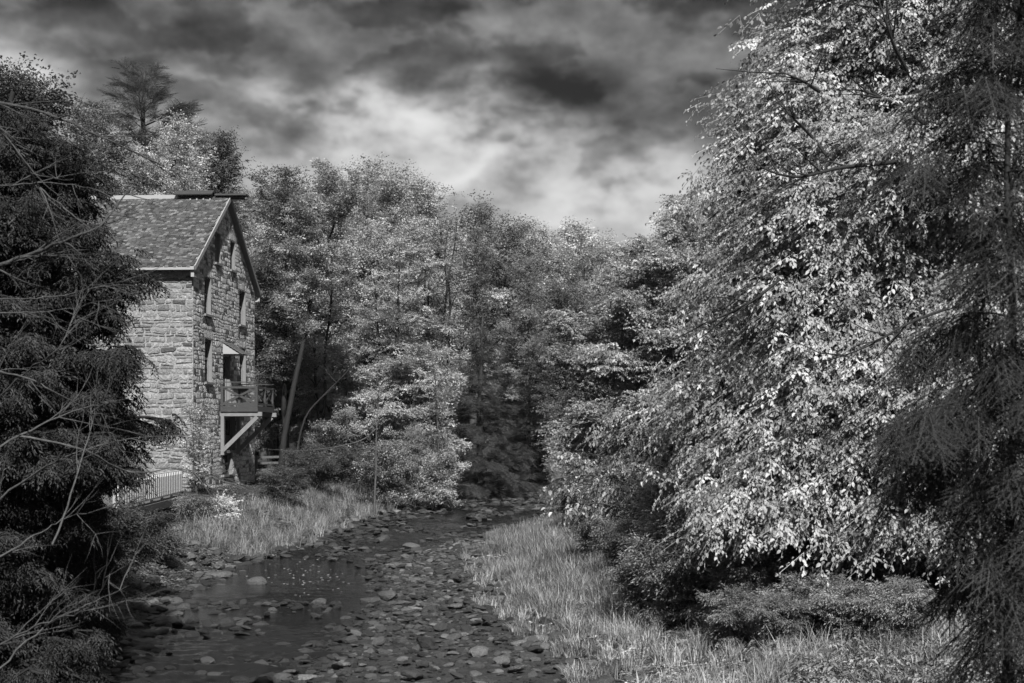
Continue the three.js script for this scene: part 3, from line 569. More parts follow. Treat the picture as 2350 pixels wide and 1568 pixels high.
function copyOf(src, name, label, x, d, turn, s, group) {
  const c = src.clone(); c.name = numbered(name); c.userData = { ...src.userData, label }; if (group) c.userData.group = group;
  c.position.set(x, land(x, -d) - 0.05, -d); c.rotation.y = turn; c.scale.setScalar(s); scene.add(c); return c;
}
const H = (syTop, x, d) => YA(syTop, d) - land(x, -d);               // height of a tree whose top shows at that row

function put(name, label, sx, d, syTop, rpx, o) { const x = XA(sx, d); return tree(name, label, 'tree', x, d, { h: H(syTop, x, d), r: rpx / FOC * d, ...o }); }
const broad = { kind: 'far', env: 'round', el0: 0.85, el1: 0.25, limbs: 40, n: 3600, jit: 0.5, flat: 0.9, size: 1.15 };
const maple = { kind: 'tier', env: 'tier', el0: 0.45, el1: -0.05, elTop: 0.35, limbs: 40, n: 3600, flat: 0.3, jit: 0.4, size: 1.15 };
// behind and beside the mill
put('broadleaf_tree', 'pale leafy tree rising behind the mill roof', 400, 86, 255, 165, { ...broad, seed: 101, tone: [0.25, 0.65], n: 2600, kind: 'loose', clump: 0.4 });
put('broadleaf_tree', 'small dark crown standing against the sky behind the roof ridge', 505, 92, 262, 62, { ...broad, seed: 102, tone: [0.03, 0.12], base: 0.6, n: 1100 });
put('pine_tree', 'tall ragged pine standing above all trees behind the mill', 325, 96, 92, 150, { kind: 'pine', mat: 'needle', env: 'round', base: 0.3, el0: 0.35, el1: 0.15, limbs: 64, n: 3600, seed: 103, tone: [0.015, 0.07], bark: 'bark', size: 1.25, jit: 0.15 });
put('broadleaf_tree', 'mid grey tree between the cedar and the tall pine', 215, 80, 200, 130, { ...broad, seed: 104, tone: [0.08, 0.25], n: 2600 });
put('broadleaf_tree', 'dark round-topped tree at the upper left corner', 20, 50, 112, 190, { ...broad, seed: 105, tone: [0.03, 0.12], n: 4200 });
put('broadleaf_tree', 'dark tree with bare black limbs right behind the mill gable', 655, 86, 352, 120, { ...broad, seed: 106, tone: [0.05, 0.24], n: 1900, kind: 'loose', bark: 'barkBlack', trunk: 0.18 });
put('broadleaf_tree', 'dark leafy tree low behind the balcony', 620, 92, 640, 110, { ...broad, seed: 107, tone: [0.03, 0.16], n: 2600 });
{ // the slender tree that leans away from the mill
  const d = 77, b = AT(640, 1085, d), P = (sx, sy, k = 0) => { const q = AT(sx, sy, d - k); return [q.x - b.x, q.y - land(b.x, -d), q.z - b.z]; };
  tree('leaning_tree', 'slender dark tree leaning right of the mill with light leaves and forked top', 'tree', b.x, d, { seed: 110, h: 15, r: 3.1, base: 0.5, path: [P(640, 1120), P(652, 1000, 0.3), P(675, 880), P(697, 780, 0.4), P(712, 690), P(735, 600, 0.3), P(765, 520), P(790, 450)], trunk: 0.17, env: 'vase', el0: 0.95, el1: 0.5, limbs: 20, n: 1700, kind: 'loose', tone: [0.18, 0.5], bark: 'barkBlack' });
}
put('maple_tree', 'maple with level tiers of light leaves nearest behind the leaning trunk', 760, 90, 770, 130, { ...maple, seed: 111, jit: 0.25, tone: [0.18, 0.66], n: 1900, bark: 'barkBlack', trunk: 0.25 });
put('maple_tree', 'broad maple with pale leaf tiers at the centre of the wood', 890, 97, 660, 160, { ...maple, seed: 112, jit: 0.25, tone: [0.18, 0.66], n: 2400, bark: 'barkBlack', trunk: 0.3 });
put('maple_tree', 'tall maple showing its dark forked trunk above the paler tiers', 905, 106, 500, 170, { ...maple, seed: 113, jit: 0.25, tone: [0.15, 0.6], n: 2200, bark: 'barkBlack', trunk: 0.32, base: 0.5 });
put('maple_tree', 'low maple with bright leaf tiers beside the dark conifer', 945, 84, 765, 115, { ...maple, seed: 114, tone: [0.22, 0.62], n: 2600 });
put('maple_tree', 'thin-leaved maple with two bare black stems in front of the tall maple', 893, 92, 520, 90, { ...maple, seed: 126, stems: 2, jit: 0.2, tone: [0.2, 0.6], n: 420, bark: 'barkBlack', trunk: 0.2, base: 0.45, el0: 0.9, el1: 0.4 });
put('broadleaf_tree', 'sparse tree with open black branches between leaning trunk and maples', 735, 86, 500, 85, { ...broad, seed: 127, stems: 2, jit: 0.25, kind: 'loose', tone: [0.2, 0.6], n: 420, bark: 'barkBlack', trunk: 0.17, base: 0.4 });
put('broadleaf_tree', 'feathery pale tree left of the tall maple on the slope', 780, 112, 455, 130, { ...broad, seed: 115, jit: 0.3, bark: 'barkBlack', tone: [0.18, 0.6], n: 1700, kind: 'loose' });
put('broadleaf_tree', 'round hazy tree that tops the skyline right of the mill', 830, 130, 392, 80, { ...broad, seed: 116, tone: [0.14, 0.36], n: 2200 });
put('broadleaf_tree', 'narrow tree with pale tufts on the skyline left of the twiggy tree', 935, 128, 432, 60, { ...broad, seed: 117, tone: [0.08, 0.4], n: 1500 });
put('twiggy_tree', 'nearly bare tree with a fan of dark upright stems on the slope', 1005, 107, 455, 80, { ...broad, seed: 118, stems: 4, tone: [0.08, 0.3], n: 420, el0: 1.1, el1: 0.9, bark: 'barkBlack', trunk: 0.3 });
put('broadleaf_tree', 'sparse round tree right of the twiggy tree on the skyline', 1085, 130, 486, 60, { ...broad, seed: 119, tone: [0.08, 0.28], n: 1300, kind: 'loose' });
put('conifer_tree', 'dark pointed conifer overhanging the far bend of the creek', 1105, 92, 685, 125, { kind: 'spruce', mat: 'needle', env: 'cone', base: 0.05, el0: 0.05, el1: -0.25, limbs: 90, n: 4200, seed: 120, tone: [0.012, 0.05], subs: 1.6 });
put('conifer_tree', 'broad dark conifer closing the end of the creek', 1215, 118, 760, 110, { kind: 'spruce', mat: 'needle', env: 'cone', base: 0.04, el0: 0.05, el1: -0.2, limbs: 90, n: 4000, seed: 121, tone: [0.015, 0.06], subs: 1.6 });
put('broadleaf_tree', 'shaded tree between the two conifers and the bright right bank', 1300, 112, 640, 110, { ...broad, seed: 122, tone: [0.05, 0.22], n: 2600, base: 0.1 });
put('broadleaf_tree', 'grey tree with light flecks above the creek bend', 1215, 140, 560, 95, { ...broad, seed: 123, tone: [0.12, 0.34], n: 2300 });
const sapling = put('sapling', 'thin straight sapling on the left bank in front of the maples', 858, 70, 830, 40, { ...broad, seed: 124, jit: 0.3, size: 0.8, tone: [0.2, 0.5], n: 60, limbs: 14, trunk: 0.055, bark: 'barkGrey', base: 0.55, lean: [0.03, 0] });
{ // its one long bare side branch, and a dead stem leaning across the maples
  const c = new THREE.CatmullRomCurve3([[862, 985], [835, 1008], [780, 1024], [700, 1034], [600, 1031]].map(([sx, sy]) => AT(sx, sy, 70).sub(sapling.position))), tb = new Tubes(5), P = c.getPoints(14); tb.add(P, P.map((_, k) => 0.045 * (1 - k / 16))); part('branch', tb.geo(), M.barkGrey, sapling);
  const d = 79, b = AT(690, 985, d), y = land(b.x, -d), t = thing('dead_tree', 'bare dead stem leaning right across the dark foot of the maples', 'tree', [b.x, y, -d]), t2 = new Tubes(6), q = [[672, 1050], [700, 960], [745, 905], [800, 850], [872, 765]].map(([sx, sy]) => AT(sx, sy, d).sub(t.position)); q[0].y = -0.1;
  const Q = new THREE.CatmullRomCurve3(q).getPoints(16); t2.add(Q, Q.map((_, k) => 0.075 * (1 - k / 20))); part('trunk', t2.geo(), M.barkBlack, t);
  const t3 = new Tubes(5); for (const [k, u] of [[7, 1.2], [10, -0.9], [12, 1.0]]) { const a = Q[k]; t3.add([a, a.clone().add(V(u * 0.5, 0.5, 0.2)), a.clone().add(V(u, 1.2, 0.3))], [0.04, 0.025, 0.006]); } part('branch', t3.geo(), M.barkBlack, t);
}
put('sapling', 'cluster of thin stems left of the dark conifer', 1010, 78, 790, 70, { ...broad, seed: 125, jit: 0.3, size: 0.8, stems: 7, tone: [0.1, 0.35], n: 170, bark: 'barkGrey', trunk: 0.09, base: 0.3, el0: 1, el1: 0.6 });
// the wooded slopes farther off: three ranks of trees, each rank showing above the one before it
{
  const SKYLINE = [[-100, 330], [500, 400], [650, 440], [760, 415], [830, 370], [950, 410], [1090, 455], [1150, 512], [1250, 520], [1350, 510], [1450, 535], [1600, 500], [1750, 470], [2400, 300]];
  const protos = [[broad, [0.15, 0.5]], [{ ...maple, jit: 0.25, limbs: 30 }, [0.2, 0.62]], [broad, [0.06, 0.28]], [{ ...broad, kind: 'loose', limbs: 26, jit: 0.3, bark: 'barkBlack', trunk: 0.3 }, [0.2, 0.65]]].map(([o, tone], i) => {
    const d = [150, 165, 130, 150][i], x = XA([1180, 1420, 700, 1560][i], d);
    return tree(['broadleaf_tree', 'maple_tree', 'broadleaf_tree', 'broadleaf_tree'][i], 'one of the many leafy trees massed on the far slopes', 'tree', x, d, { ...o, h: 14, r: 5.2, seed: 200 + i, tone, n: [3400, 2600, 3400, 1700][i], base: 0.12, size: 1.25 }, 'trees massed on the far wooded slopes');
  });
  const r = rngOf(55);
  for (const [d0, d1, drop, spread, step] of [[90, 104, 230, 70, 62], [112, 134, 135, 50, 48], [150, 185, 50, 18, 40], [168, 200, 42, 10, 34]]) for (let sx = 520; sx < 1900; sx += step) {
    const d = r.range(d0, d1), q = sx + r.range(-20, 20), x = XA(q, d); if ((d0 === 168 && (q < 1120 || q > 1480)) || (d < 160 && x > lx(d) - 3 && x < rx(d) + 4) || (d < 108 && q > 985 && q < 1290)) continue;
    const h = H(curve(SKYLINE, q) + drop + r.gauss() * spread, x, d); if (h < 4) continue;
    copyOf(protos[Math.floor(r() * 4)], 'broadleaf_tree', 'one of the many leafy trees massed on the far slopes', x, d, r.range(0, 6.28), h / 14);
  }
}

scene.fog = new THREE.FogExp2(new THREE.Color(0.8, 0.8, 0.8), 0.00005);      // thin autumn haze over the valley
// ---------------------------------------------------------------- right bank trees
put('broadleaf_tree', 'tree of small bright leaves filling the middle of the right bank', 1560, 44, 560, 220, { ...broad, kind: 'mid', jit: 0.3, size: 1, seed: 301, tone: [0.12, 0.5], n: 13000, base: 0.06, limbs: 44, el0: 0.6, el1: -0.05 });
put('broadleaf_tree', 'shaded bushy tree behind the tree with hanging sprigs', 1420, 56, 640, 170, { ...broad, kind: 'mid', jit: 0.35, size: 1.1, seed: 302, tone: [0.1, 0.42], n: 10000, base: 0.05, limbs: 40 });
put('broadleaf_tree', 'light leafy tree on the skyline left of the beech', 1600, 64, 470, 190, { ...broad, kind: 'mid', jit: 0.35, size: 1.2, seed: 303, tone: [0.14, 0.5], n: 8000, base: 0.3 });
put('broadleaf_tree', 'dim backing tree deep behind the beech crown', 1960, 42, 60, 330, { ...broad, kind: 'mid', jit: 0.3, size: 1, seed: 304, tone: [0.10, 0.34], n: 15000, base: 0.05, limbs: 50 });
put('broadleaf_tree', 'dim backing tree behind the hemlock at the right edge', 2260, 38, -80, 330, { ...broad, kind: 'mid', jit: 0.3, size: 1, seed: 305, tone: [0.06, 0.24], n: 11000, base: 0.05, limbs: 50 });
function leafParts(t, sprays, seed, tone, n, l, w, pick) {            // the leaves that show largest, one by one
  const r = rngOf(seed), gs = [0, 1, 2].map((k) => { const b = new MB(); leafInto(b, V(0, 0, 0), V(1, 0, 0), V(0, 1, 0), l, w * (0.9 + 0.1 * k), 0.15 + 0.08 * k, true, 0.1 + 0.12 * k); return b.geo(); });
  for (const { p, d } of sprays.filter(pick).slice(0, n)) {
    const m = part('leaf', gs[Math.floor(r() * 3)], toneOf('leafGloss', r.range(tone[0], tone[1])), t), q = p.clone().addScaledVector(d.clone().normalize(), r.range(0.1, 0.3)); q.y += r.range(-0.05, 0.06);
    m.position.copy(q); m.rotation.set(r.range(-0.7, 0.7), r.range(0, 6.28), r.range(-0.9, 0.1)); m.scale.setScalar(r.range(0.9, 1.35));
  }
}
{ // the big beech
  const d = 25.5, x = XA(2235, d), y = land(x, -d), t = thing('beech_tree', 'great beech on the right bank with drooping layers of bright leaves', 'tree', [x, y, -d]);
  const s = skeleton({ seed: 310, h: 15.5, r: 5.3, base: 0.09, trunk: 0.3, limbs: 190, env: 'beech', vary: [0.72, 1.12], el0: 0.5, el1: -0.3, elTop: 0.5, subs: 3.4, n: 72000, facing: 2.6, biased: 0.66, jit: 0.6, flat: 0.9, drop: 0.25, subDroop: 0.15 });
  part('trunk', s.wood, M.barkBlack, t);
  t.add(crownOf(s.sprays, SPRAY.beech, M.leafGloss, [0.16, 0.58], 310, 0.6));
  const bough = (d2, w, ...pts) => { const c = new THREE.CatmullRomCurve3(pts.map(([sx, sy], i) => AT(sx, sy, d2 + 0.5 * Math.sin(i * 2 + sx)).sub(t.position))), P = c.getPoints(14), tb = new Tubes(6), rb = rngOf(Math.round(pts[0][0])), R = w / FOC * d2 / 2; tb.add(P, P.map((_, k) => R * (1 - k / 17)));
    for (let i = 0; i < 7; i++) { const u = 3 + Math.floor(rb() * 10), q = P[u].clone(), dr = P[u + 1].clone().sub(P[u]).normalize().add(V(rb.gauss() * 0.6, rb.gauss() * 0.6, rb.gauss() * 0.5)).normalize(), L = rb.range(0.4, 1.1); tb.add([q, q.clone().addScaledVector(dr, L * 0.5).add(V(0, rb.gauss() * 0.06, 0)), q.clone().addScaledVector(dr, L)], [R * 0.45, R * 0.3, 0.003], 4); } part('bough', tb.geo(), M.barkBlack, t); };
  bough(21.5, 11, [2060, 372], [1930, 385], [1830, 406], [1760, 390], [1722, 365]); bough(21.5, 8, [1900, 360], [1860, 310], [1812, 262], [1780, 225]); bough(21.2, 10, [2130, 290], [2060, 240], [1990, 212], [1940, 205]); bough(21.2, 9, [1880, 210], [1830, 180], [1780, 160]);
  bough(21, 10, [2080, 160], [2050, 100], [2030, 40], [2010, -20]); bough(21, 9, [1790, 640], [1730, 690], [1650, 730], [1560, 760]); bough(20.6, 9, [2200, 700], [2090, 740], [1980, 800], [1860, 840]); bough(20.4, 7, [2280, 1010], [2150, 1010], [2000, 1050], [1880, 1110]);
  leafParts(t, s.sprays, 311, [0.25, 0.55], 300, 0.095, 0.058, ({ p }) => p.z > 0.8 && p.x < 0.4);
}
{ // the tree whose sprigs hang over the creek
  const d = 36, x = XA(1560, d), y = land(x, -d), t = thing('overhanging_tree', 'young tree on the right bank with large pale leaves hanging over the creek', 'tree', [x, y, -d]);
  const s = skeleton({ seed: 320, h: 4.8, r: 3.1, base: 0.1, trunk: 0.07, limbs: 34, env: 'column', el0: 0.8, el1: -0.1, n: 900, facing: 3.0, biased: 0.5, jit: 0.1, drop: 0.3 });
  part('trunk', s.wood, M.bark, t); t.add(crownOf(s.sprays, SPRAY.hang, M.leafGloss, [0.08, 0.36], 320, 0.8));
  leafParts(t, s.sprays, 321, [0.35, 0.6], 90, 0.12, 0.08, ({ p }) => p.x < -2);
}
{ // hemlock in the right foreground
  const d = 9.5, x = XA(2310, d), y = land(x, -d), t = thing('hemlock_tree', 'dark feathery hemlock with a thin trunk down the right edge', 'tree', [x, y, -d]);
  const s = skeleton({ seed: 330, h: 6.3, r: 0.84, base: 0.07, trunk: 0.028, limbs: 85, env: 'hemlock', el0: 0.1, el1: -0.55, elTop: 0.1, subs: 9, n: 2100, jit: 0.045, flat: 0.5, drop: 0.4, subDroop: 0.3, size: 0.8 });
  part('trunk', s.wood, M.barkBlack, t); t.add(crownOf(s.sprays, SPRAY.hemlock, M.needle, [0.003, 0.022], 330, 1.6));
}

// ---------------------------------------------------------------- left foreground: cedar and bare branches
{
  const d = 22, x = XA(5, d), y = land(x, -d), t = thing('cedar_tree', 'dense dark cedar filling the left edge in front of the mill', 'tree', [x, y, -d]);
  const s = skeleton({ seed: 340, h: 10.6, r: 2.8, base: 0.02, trunk: 0.2, limbs: 240, vary: [0.6, 1.06], env: 'cedar', el0: 0.25, el1: -0.1, elTop: 0.4, subs: 4.5, n: 12000, jit: 0.12, drop: 0.25, reach: 0.86 });
  part('trunk', s.wood, M.barkBlack, t); t.add(crownOf(s.sprays, SPRAY.cedar, M.needle, [0.002, 0.024], 340, 1.2));
  const d2 = 26, x2 = XA(125, d2), t2 = thing('cedar_tree', 'smaller dark cedar in front of the deck, right of the dense one', 'tree', [x2, land(x2, -d2), -d2]);
  const s2 = skeleton({ seed: 341, h: 5.6, r: 1.05, vary: [0.7, 1.05], base: 0.02, trunk: 0.14, limbs: 110, env: 'column', el0: 0.3, el1: -0.1, elTop: 0.4, subs: 4.5, n: 5200, jit: 0.12, drop: 0.25, reach: 0.97 });
  part('trunk', s2.wood, M.barkBlack, t2); t2.add(crownOf(s2.sprays, SPRAY.cedar, M.needle, [0.002, 0.024], 341, 1.2));
}
{
  const t = thing('bare_shrub', 'leafless shrub whose long thin branches cross the cedar from the left edge', 'shrub', [-6.9, land(-6.9, -15), -15]), o = t.position, r = rngOf(60);
  const twig = (tb, p, d, len, rad, lvl) => {
    const pts = [p.clone()], q = p.clone(), dd = d.clone(); for (let k = 0; k < 6; k++) { dd.add(V(r.gauss() * 0.13, r.gauss() * 0.13, r.gauss() * 0.13)).normalize(); q.addScaledVector(dd, len / 6); pts.push(q.clone()); }
    tb.add(pts, pts.map((_, k) => rad * (1 - k / 6.8)), 5);
    if (lvl) for (let i = 0; i < 3; i++) { const u = 1 + Math.floor(r() * 4); twig(tb, pts[u], dd.clone().add(V(r.gauss() * 0.7, r.gauss() * 0.7, r.gauss() * 0.7)).normalize(), len * r.range(0.3, 0.55), rad * 0.55, lvl - 1); }
  };
  const B = [
    [15, 9, [-60, 225], [60, 245], [200, 300], [330, 362], [412, 415]], [14, 8, [-50, 240], [40, 350], [90, 430], [142, 472]], [15, 13, [-60, 630], [60, 588], [190, 535], [312, 488]],
    [14.5, 4, [-50, 690], [120, 680], [300, 640]], [13.5, 5, [-50, 840], [90, 880], [200, 940], [285, 965]], [14, 6, [-50, 1060], [90, 975], [200, 935], [262, 918]], [15, 6, [-60, 1190], [60, 1100], [150, 1050], [280, 1010], [430, 1000]],
    [16, 6, [40, 1000], [180, 1030], [300, 1085], [420, 1075], [600, 1140]], [13, 6, [-40, 1500], [80, 1440], [180, 1400], [290, 1345]], [12.5, 5, [-30, 1560], [100, 1440], [200, 1395], [262, 1300]], [14, 5, [-40, 1300], [80, 1230], [150, 1190], [330, 1150]],
    [14.5, 4, [-50, 430], [120, 420], [250, 440]], [15, 4, [-50, 720], [110, 715], [240, 690]], [13, 4, [-40, 960], [50, 860], [130, 800], [180, 700]], [14, 5, [120, 1250], [180, 1080], [215, 950], [225, 850]],
  ];
  for (const [d, w, ...pts] of B) {
    const tb = new Tubes(6), ctrl = pts.map(([sx, sy], i) => AT(sx, sy, d + Math.sin(i * 1.7 + d * 3) * 0.5).sub(o)), c = new THREE.CatmullRomCurve3(ctrl), P = c.getPoints(18), R = w / FOC * d * 0.5;
    P.forEach((q) => q.add(V(r.gauss() * 0.012, r.gauss() * 0.012, r.gauss() * 0.02)));
    tb.add(P, P.map((_, k) => R * (1 - k / 21)));
    for (let i = 0; i < 7; i++) { const u = 2 + Math.floor(r() * 16), dir = P[Math.min(u + 1, 18)].clone().sub(P[u]).normalize(); twig(tb, P[u], dir.add(V(r.gauss() * 0.6, r.gauss() * 0.8, r.gauss() * 0.6)).normalize(), r.range(0.35, 1.1), R * 0.45, 1); }
    part('branch', tb.geo(), w > 8 ? M.bark : M.barkGrey, t);
  }
  const st = new Tubes(8); for (const [a, b, c] of [[0, 2, -0.9], [0.4, 3.2, -1.2], [-0.5, 4.2, -1.0]]) st.add([V(0, -0.2, 0), V(c * 0.4, b * 0.4, a), V(c, b, a)], [0.09, 0.06, 0.03]);
  part('stem', st.geo(), M.bark, t);
}

// ---------------------------------------------------------------- shrubs, weeds and grass
function scatter(name, label, geometry, material, seed, n, place, tone, size, clump = 0.5) {   // ground cover that nobody could count
  const r = rngOf(seed), list = [];
  for (let i = 0, k = 0; i < n && k < n * 30; k++) { const q = place(r); if (!q) continue; const [x, d, s = 1, lift = 0] = q; i++; const a = r.range(0, 6.28); list.push({ p: V(x, land(x, -d) - 0.02 + lift, -d), d: V(Math.cos(a), 0, Math.sin(a)), s: r.range(size[0], size[1]) * s, up: V(r.gauss() * 0.12, 1, r.gauss() * 0.12) }); }
  const im = crownOf(list, geometry, material, tone, seed, clump); im.name = numbered(name); tag(im, label, null, null, 'stuff'); scene.add(im); return im;
}
function tuft(seed, n, h, w, lean) {
  const r = rngOf(seed), mb = new MB();
  for (let i = 0; i < n; i++) {
    const a = r.range(0, 6.28), c = Math.cos(a), s = Math.sin(a), hh = h * r.range(0.5, 1.1), l = lean * r.range(0.3, 1.2), o = V(r.gauss() * 0.12, 0, r.gauss() * 0.12), ww = w * r.range(0.7, 1.2);
    const P = (t, k) => [o.x + c * l * t * t * hh - s * ww * k * (1 - t * 0.85), hh * (t - 0.28 * l * t * t), o.z + s * l * t * t * hh + c * ww * k * (1 - t * 0.85)];
    mb.quad(P(0, -1), P(0, 1), P(0.5, 1), P(0.5, -1)); mb.tri(P(0.5, -1), P(0.5, 1), P(1, 0));
  }
  const g = mb.geo(); g.deleteAttribute('uv'); return g;
}
const TALL = tuft(1, 15, 0.8, 0.010, 0.8), SHORT = tuft(2, 14, 0.36, 0.010, 0.9), WEED = spray(21, { n: 9, sub: 4, len: 0.22, l: 0.06, w: 0.028, scatter: 0.05, fan: 5, wild: 0.9, hang: -0.3 });
const inBank = (x, d, lo, hi) => x - rx(d) > lo && x - rx(d) < hi;
scatter('weeds', 'leafy weeds in the near right corner of the bank', WEED, M.leaf, 411, 6000, (r) => { const d = r.range(16.5, 28), x = rx(d) + r.range(0.3, 9.5); return noise(x * 0.8, d * 0.7, 41) > -0.3 ? [x, d] : null; }, [0.08, 0.6], [0.6, 1.5], 1.4);
scatter('weeds', 'tangled tall weeds with drooping leaves at the near right', SPRAY.shrub, M.leaf, 413, 1500, (r) => { const d = r.range(18, 29), x = rx(d) + r.range(2.2, 10); return noise(x * 0.7, d * 0.7, 51) > -0.15 ? [x, d, 1, r.range(0, 0.35)] : null; }, [0.06, 0.42], [0.7, 1.5], 1.4);
scatter('leaf_litter', 'pale fallen leaves scattered over the right bank', WEED, M.leaf, 412, 420, (r) => { const d = r.range(17, 32), x = rx(d) + r.range(-1.5, 8); return [x, d, 0.5]; }, [0.3, 0.7], [0.5, 1.0], 1.4);
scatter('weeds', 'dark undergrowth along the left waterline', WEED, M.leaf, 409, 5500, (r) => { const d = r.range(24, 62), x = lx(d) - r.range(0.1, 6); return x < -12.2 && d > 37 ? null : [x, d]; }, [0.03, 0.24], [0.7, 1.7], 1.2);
scatter('tall_grass', 'pale tall grass on the point of the right bank beside the gravel', TALL, M.grass, 401, 3000, (r) => { const d = r.range(37, 62), x = rx(d) + Math.pow(r(), 1.2) * 3.4 - 0.1; return noise(x * 1.1, d * 0.55, 7) + 0.5 * noise(x * 0.3, d * 0.2, 2) > 0.02 ? [x, d, 0.6 + 0.3 * smoothstep(x - rx(d), 0, 1.2)] : null; }, [0.05, 0.4], [0.35, 1.15], 1.6);
scatter('tall_grass', 'pale tall grass clumps nearer on the right bank', TALL, M.grass, 408, 1900, (r) => { const d = r.range(26, 38), x = rx(d) + r.range(0.2, 4.6); return noise(x * 1.1, d * 0.7, 17) > 0.02 ? [x, d, 0.85] : null; }, [0.05, 0.4], [0.4, 1.15], 1.6);
scatter('short_grass', 'short rough grass on the near right bank', SHORT, M.grass, 402, 2600, (r) => { const d = r.range(15, 40), x = rx(d) + 8 * Math.pow(r(), 1.5) - 0.6; return noise(x * 0.9, d * 0.8, 3) > -0.05 ? [x, d] : null; }, [0.05, 0.44], [0.35, 1.15], 1.6);
scatter('tall_grass', 'arching clumps of long grass on the near right bank', TALL, M.grass, 403, 700, (r) => { const d = r.range(17, 28), x = rx(d) + r.range(0.6, 7.5); return noise(x * 0.7 + 9, d * 0.55, 1) > 0.16 ? [x, d] : null; }, [0.10, 0.44], [0.4, 0.9], 0.9);
scatter('weeds', 'low leafy weeds over the right bank floor', WEED, M.leaf, 404, 9000, (r) => { const d = r.range(14, 48), x = rx(d) + r.range(-0.3, 11); return [x, d]; }, [0.08, 0.6], [0.6, 1.6], 1.2);
scatter('tall_grass', 'pale grass on the left bank below the mill', TALL, M.grass, 405, 2300, (r) => { const d = r.range(46, 92), x = lx(d) - Math.pow(r(), 1.1) * 4.2 + 0.25; return noise(x * 0.7, d * 0.4, 5) > -0.12 ? [x, d] : null; }, [0.04, 0.38], [0.35, 1.15], 1.6);
scatter('weeds', 'leafy weeds through the pale grass below the mill', WEED, M.leaf, 410, 2600, (r) => { const d = r.range(46, 95), x = lx(d) - r.range(-0.2, 5); return [x, d]; }, [0.05, 0.4], [0.9, 2.2], 1.2);
scatter('short_grass', 'thin grass along the far creek banks', SHORT, M.grass, 406, 2200, (r) => { const d = r.range(85, 175), x = r() < 0.5 ? lx(d) - r.range(-0.5, 6) : rx(d) + r.range(-0.5, 5); return [x, d]; }, [0.10, 0.36], [1.2, 2.4]);
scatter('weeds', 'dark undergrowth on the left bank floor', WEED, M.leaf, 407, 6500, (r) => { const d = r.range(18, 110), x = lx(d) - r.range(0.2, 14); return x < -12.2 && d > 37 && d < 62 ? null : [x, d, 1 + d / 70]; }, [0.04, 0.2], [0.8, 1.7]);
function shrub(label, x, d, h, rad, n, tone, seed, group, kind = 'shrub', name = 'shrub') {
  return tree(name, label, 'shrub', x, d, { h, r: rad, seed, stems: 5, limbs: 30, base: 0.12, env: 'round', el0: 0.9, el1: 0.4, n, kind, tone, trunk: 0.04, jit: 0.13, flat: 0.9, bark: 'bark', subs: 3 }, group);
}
const sh1 = shrub('one of the leafy willow-like shrubs massed on the right bank', XA(1420, 44), 44, 1.9, 1.7, 1300, [0.08, 0.42], 501, 'shrubs massed on the right bank');
const sh2 = shrub('one of the leafy willow-like shrubs massed on the right bank', XA(1560, 37), 37, 1.7, 1.6, 1300, [0.07, 0.36], 502, 'shrubs massed on the right bank');
{
  const r = rngOf(66);
  for (const [sx, d, s] of [[1360, 52, 0.9], [1480, 48, 1.1], [1520, 42, 0.95], [1600, 46, 1.2], [1640, 35, 0.9], [1690, 40, 1.15], [1720, 31, 0.85], [1760, 36, 1.1], [1790, 28, 0.8], [1840, 33, 1.1], [1860, 26.5, 0.75], [1330, 60, 1.0], [1560, 33, 1.0], [1640, 30, 0.8], [1480, 38, 0.9], [1700, 34, 1.2], [1800, 31, 1.2], [1750, 27, 0.8], [1380, 66, 1.2], [1310, 74, 1.0], [1330, 86, 1.3], [1300, 98, 1.2], [1940, 29, 1.0], [1480, 27, 0.6], [1560, 25.5, 0.8], [1650, 26.5, 0.9], [1740, 24.5, 0.7], [1600, 29, 0.9], [1830, 25, 0.6], [1530, 30, 0.75], [1440, 33, 0.7], [1380, 38, 0.8], [1695, 28, 1.0], [1790, 27, 0.85], [1690, 22.8, 0.5], [1790, 22, 0.45], [1880, 22.4, 0.55], [1970, 21.6, 0.5], [2070, 21.2, 0.5]])
    copyOf(r() < 0.5 ? sh1 : sh2, 'shrub', sh1.userData.label, XA(sx, d), d, r.range(0, 6.28), s);
}
shrub('bush of bright white leaves at the foot of the mill corner', XA(508, 55), 55, 1.0, 0.6, 260, [0.4, 0.75], 510, null, 'mid', 'shrub');
shrub('climbing bush with small bright leaves against the mill corner', XA(452, 60), 60, 4.2, 0.8, 260, [0.2, 0.55], 511, null, 'mid');
shrub('mid grey bush below the deck railing', XA(448, 54), 54, 0.9, 1.0, 600, [0.06, 0.28], 512);
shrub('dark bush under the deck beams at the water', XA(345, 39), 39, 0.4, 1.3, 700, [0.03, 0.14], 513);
shrub('dark low bush on the bank right of the mill base', XA(640, 66), 66, 1.5, 1.6, 800, [0.03, 0.14], 514);
shrub('dark bush on the bank under the rail fence', XA(715, 74), 74, 2.0, 2.2, 1000, [0.03, 0.15], 515);
shrub('dark thicket bush behind the thin sapling', XA(830, 80), 80, 2.4, 2.4, 1100, [0.03, 0.16], 516);
shrub('tall grey bush at the foot of the low maple', XA(950, 80), 80, 4.4, 2.6, 1500, [0.08, 0.4], 517);
shrub('tall twiggy bush between the leaning trunk and the thin sapling', XA(770, 82), 82, 4.0, 2.3, 1100, [0.06, 0.36], 520, null, 'far');
shrub('bright-flecked bush beside the thin stems left of the conifer', XA(1010, 76), 76, 3.0, 1.6, 700, [0.12, 0.5], 521, null, 'far');
shrub('feathery bush right behind the thin sapling', XA(885, 76), 76, 3.6, 1.9, 900, [0.08, 0.42], 522, null, 'far');
shrub('grey bush at the foot of the pointed conifer', XA(1050, 92), 92, 2.2, 2.0, 900, [0.05, 0.22], 518);
shrub('dark bush at the left waterline under the cedar', XA(250, 33), 33, 1.6, 1.8, 1000, [0.025, 0.1], 519);

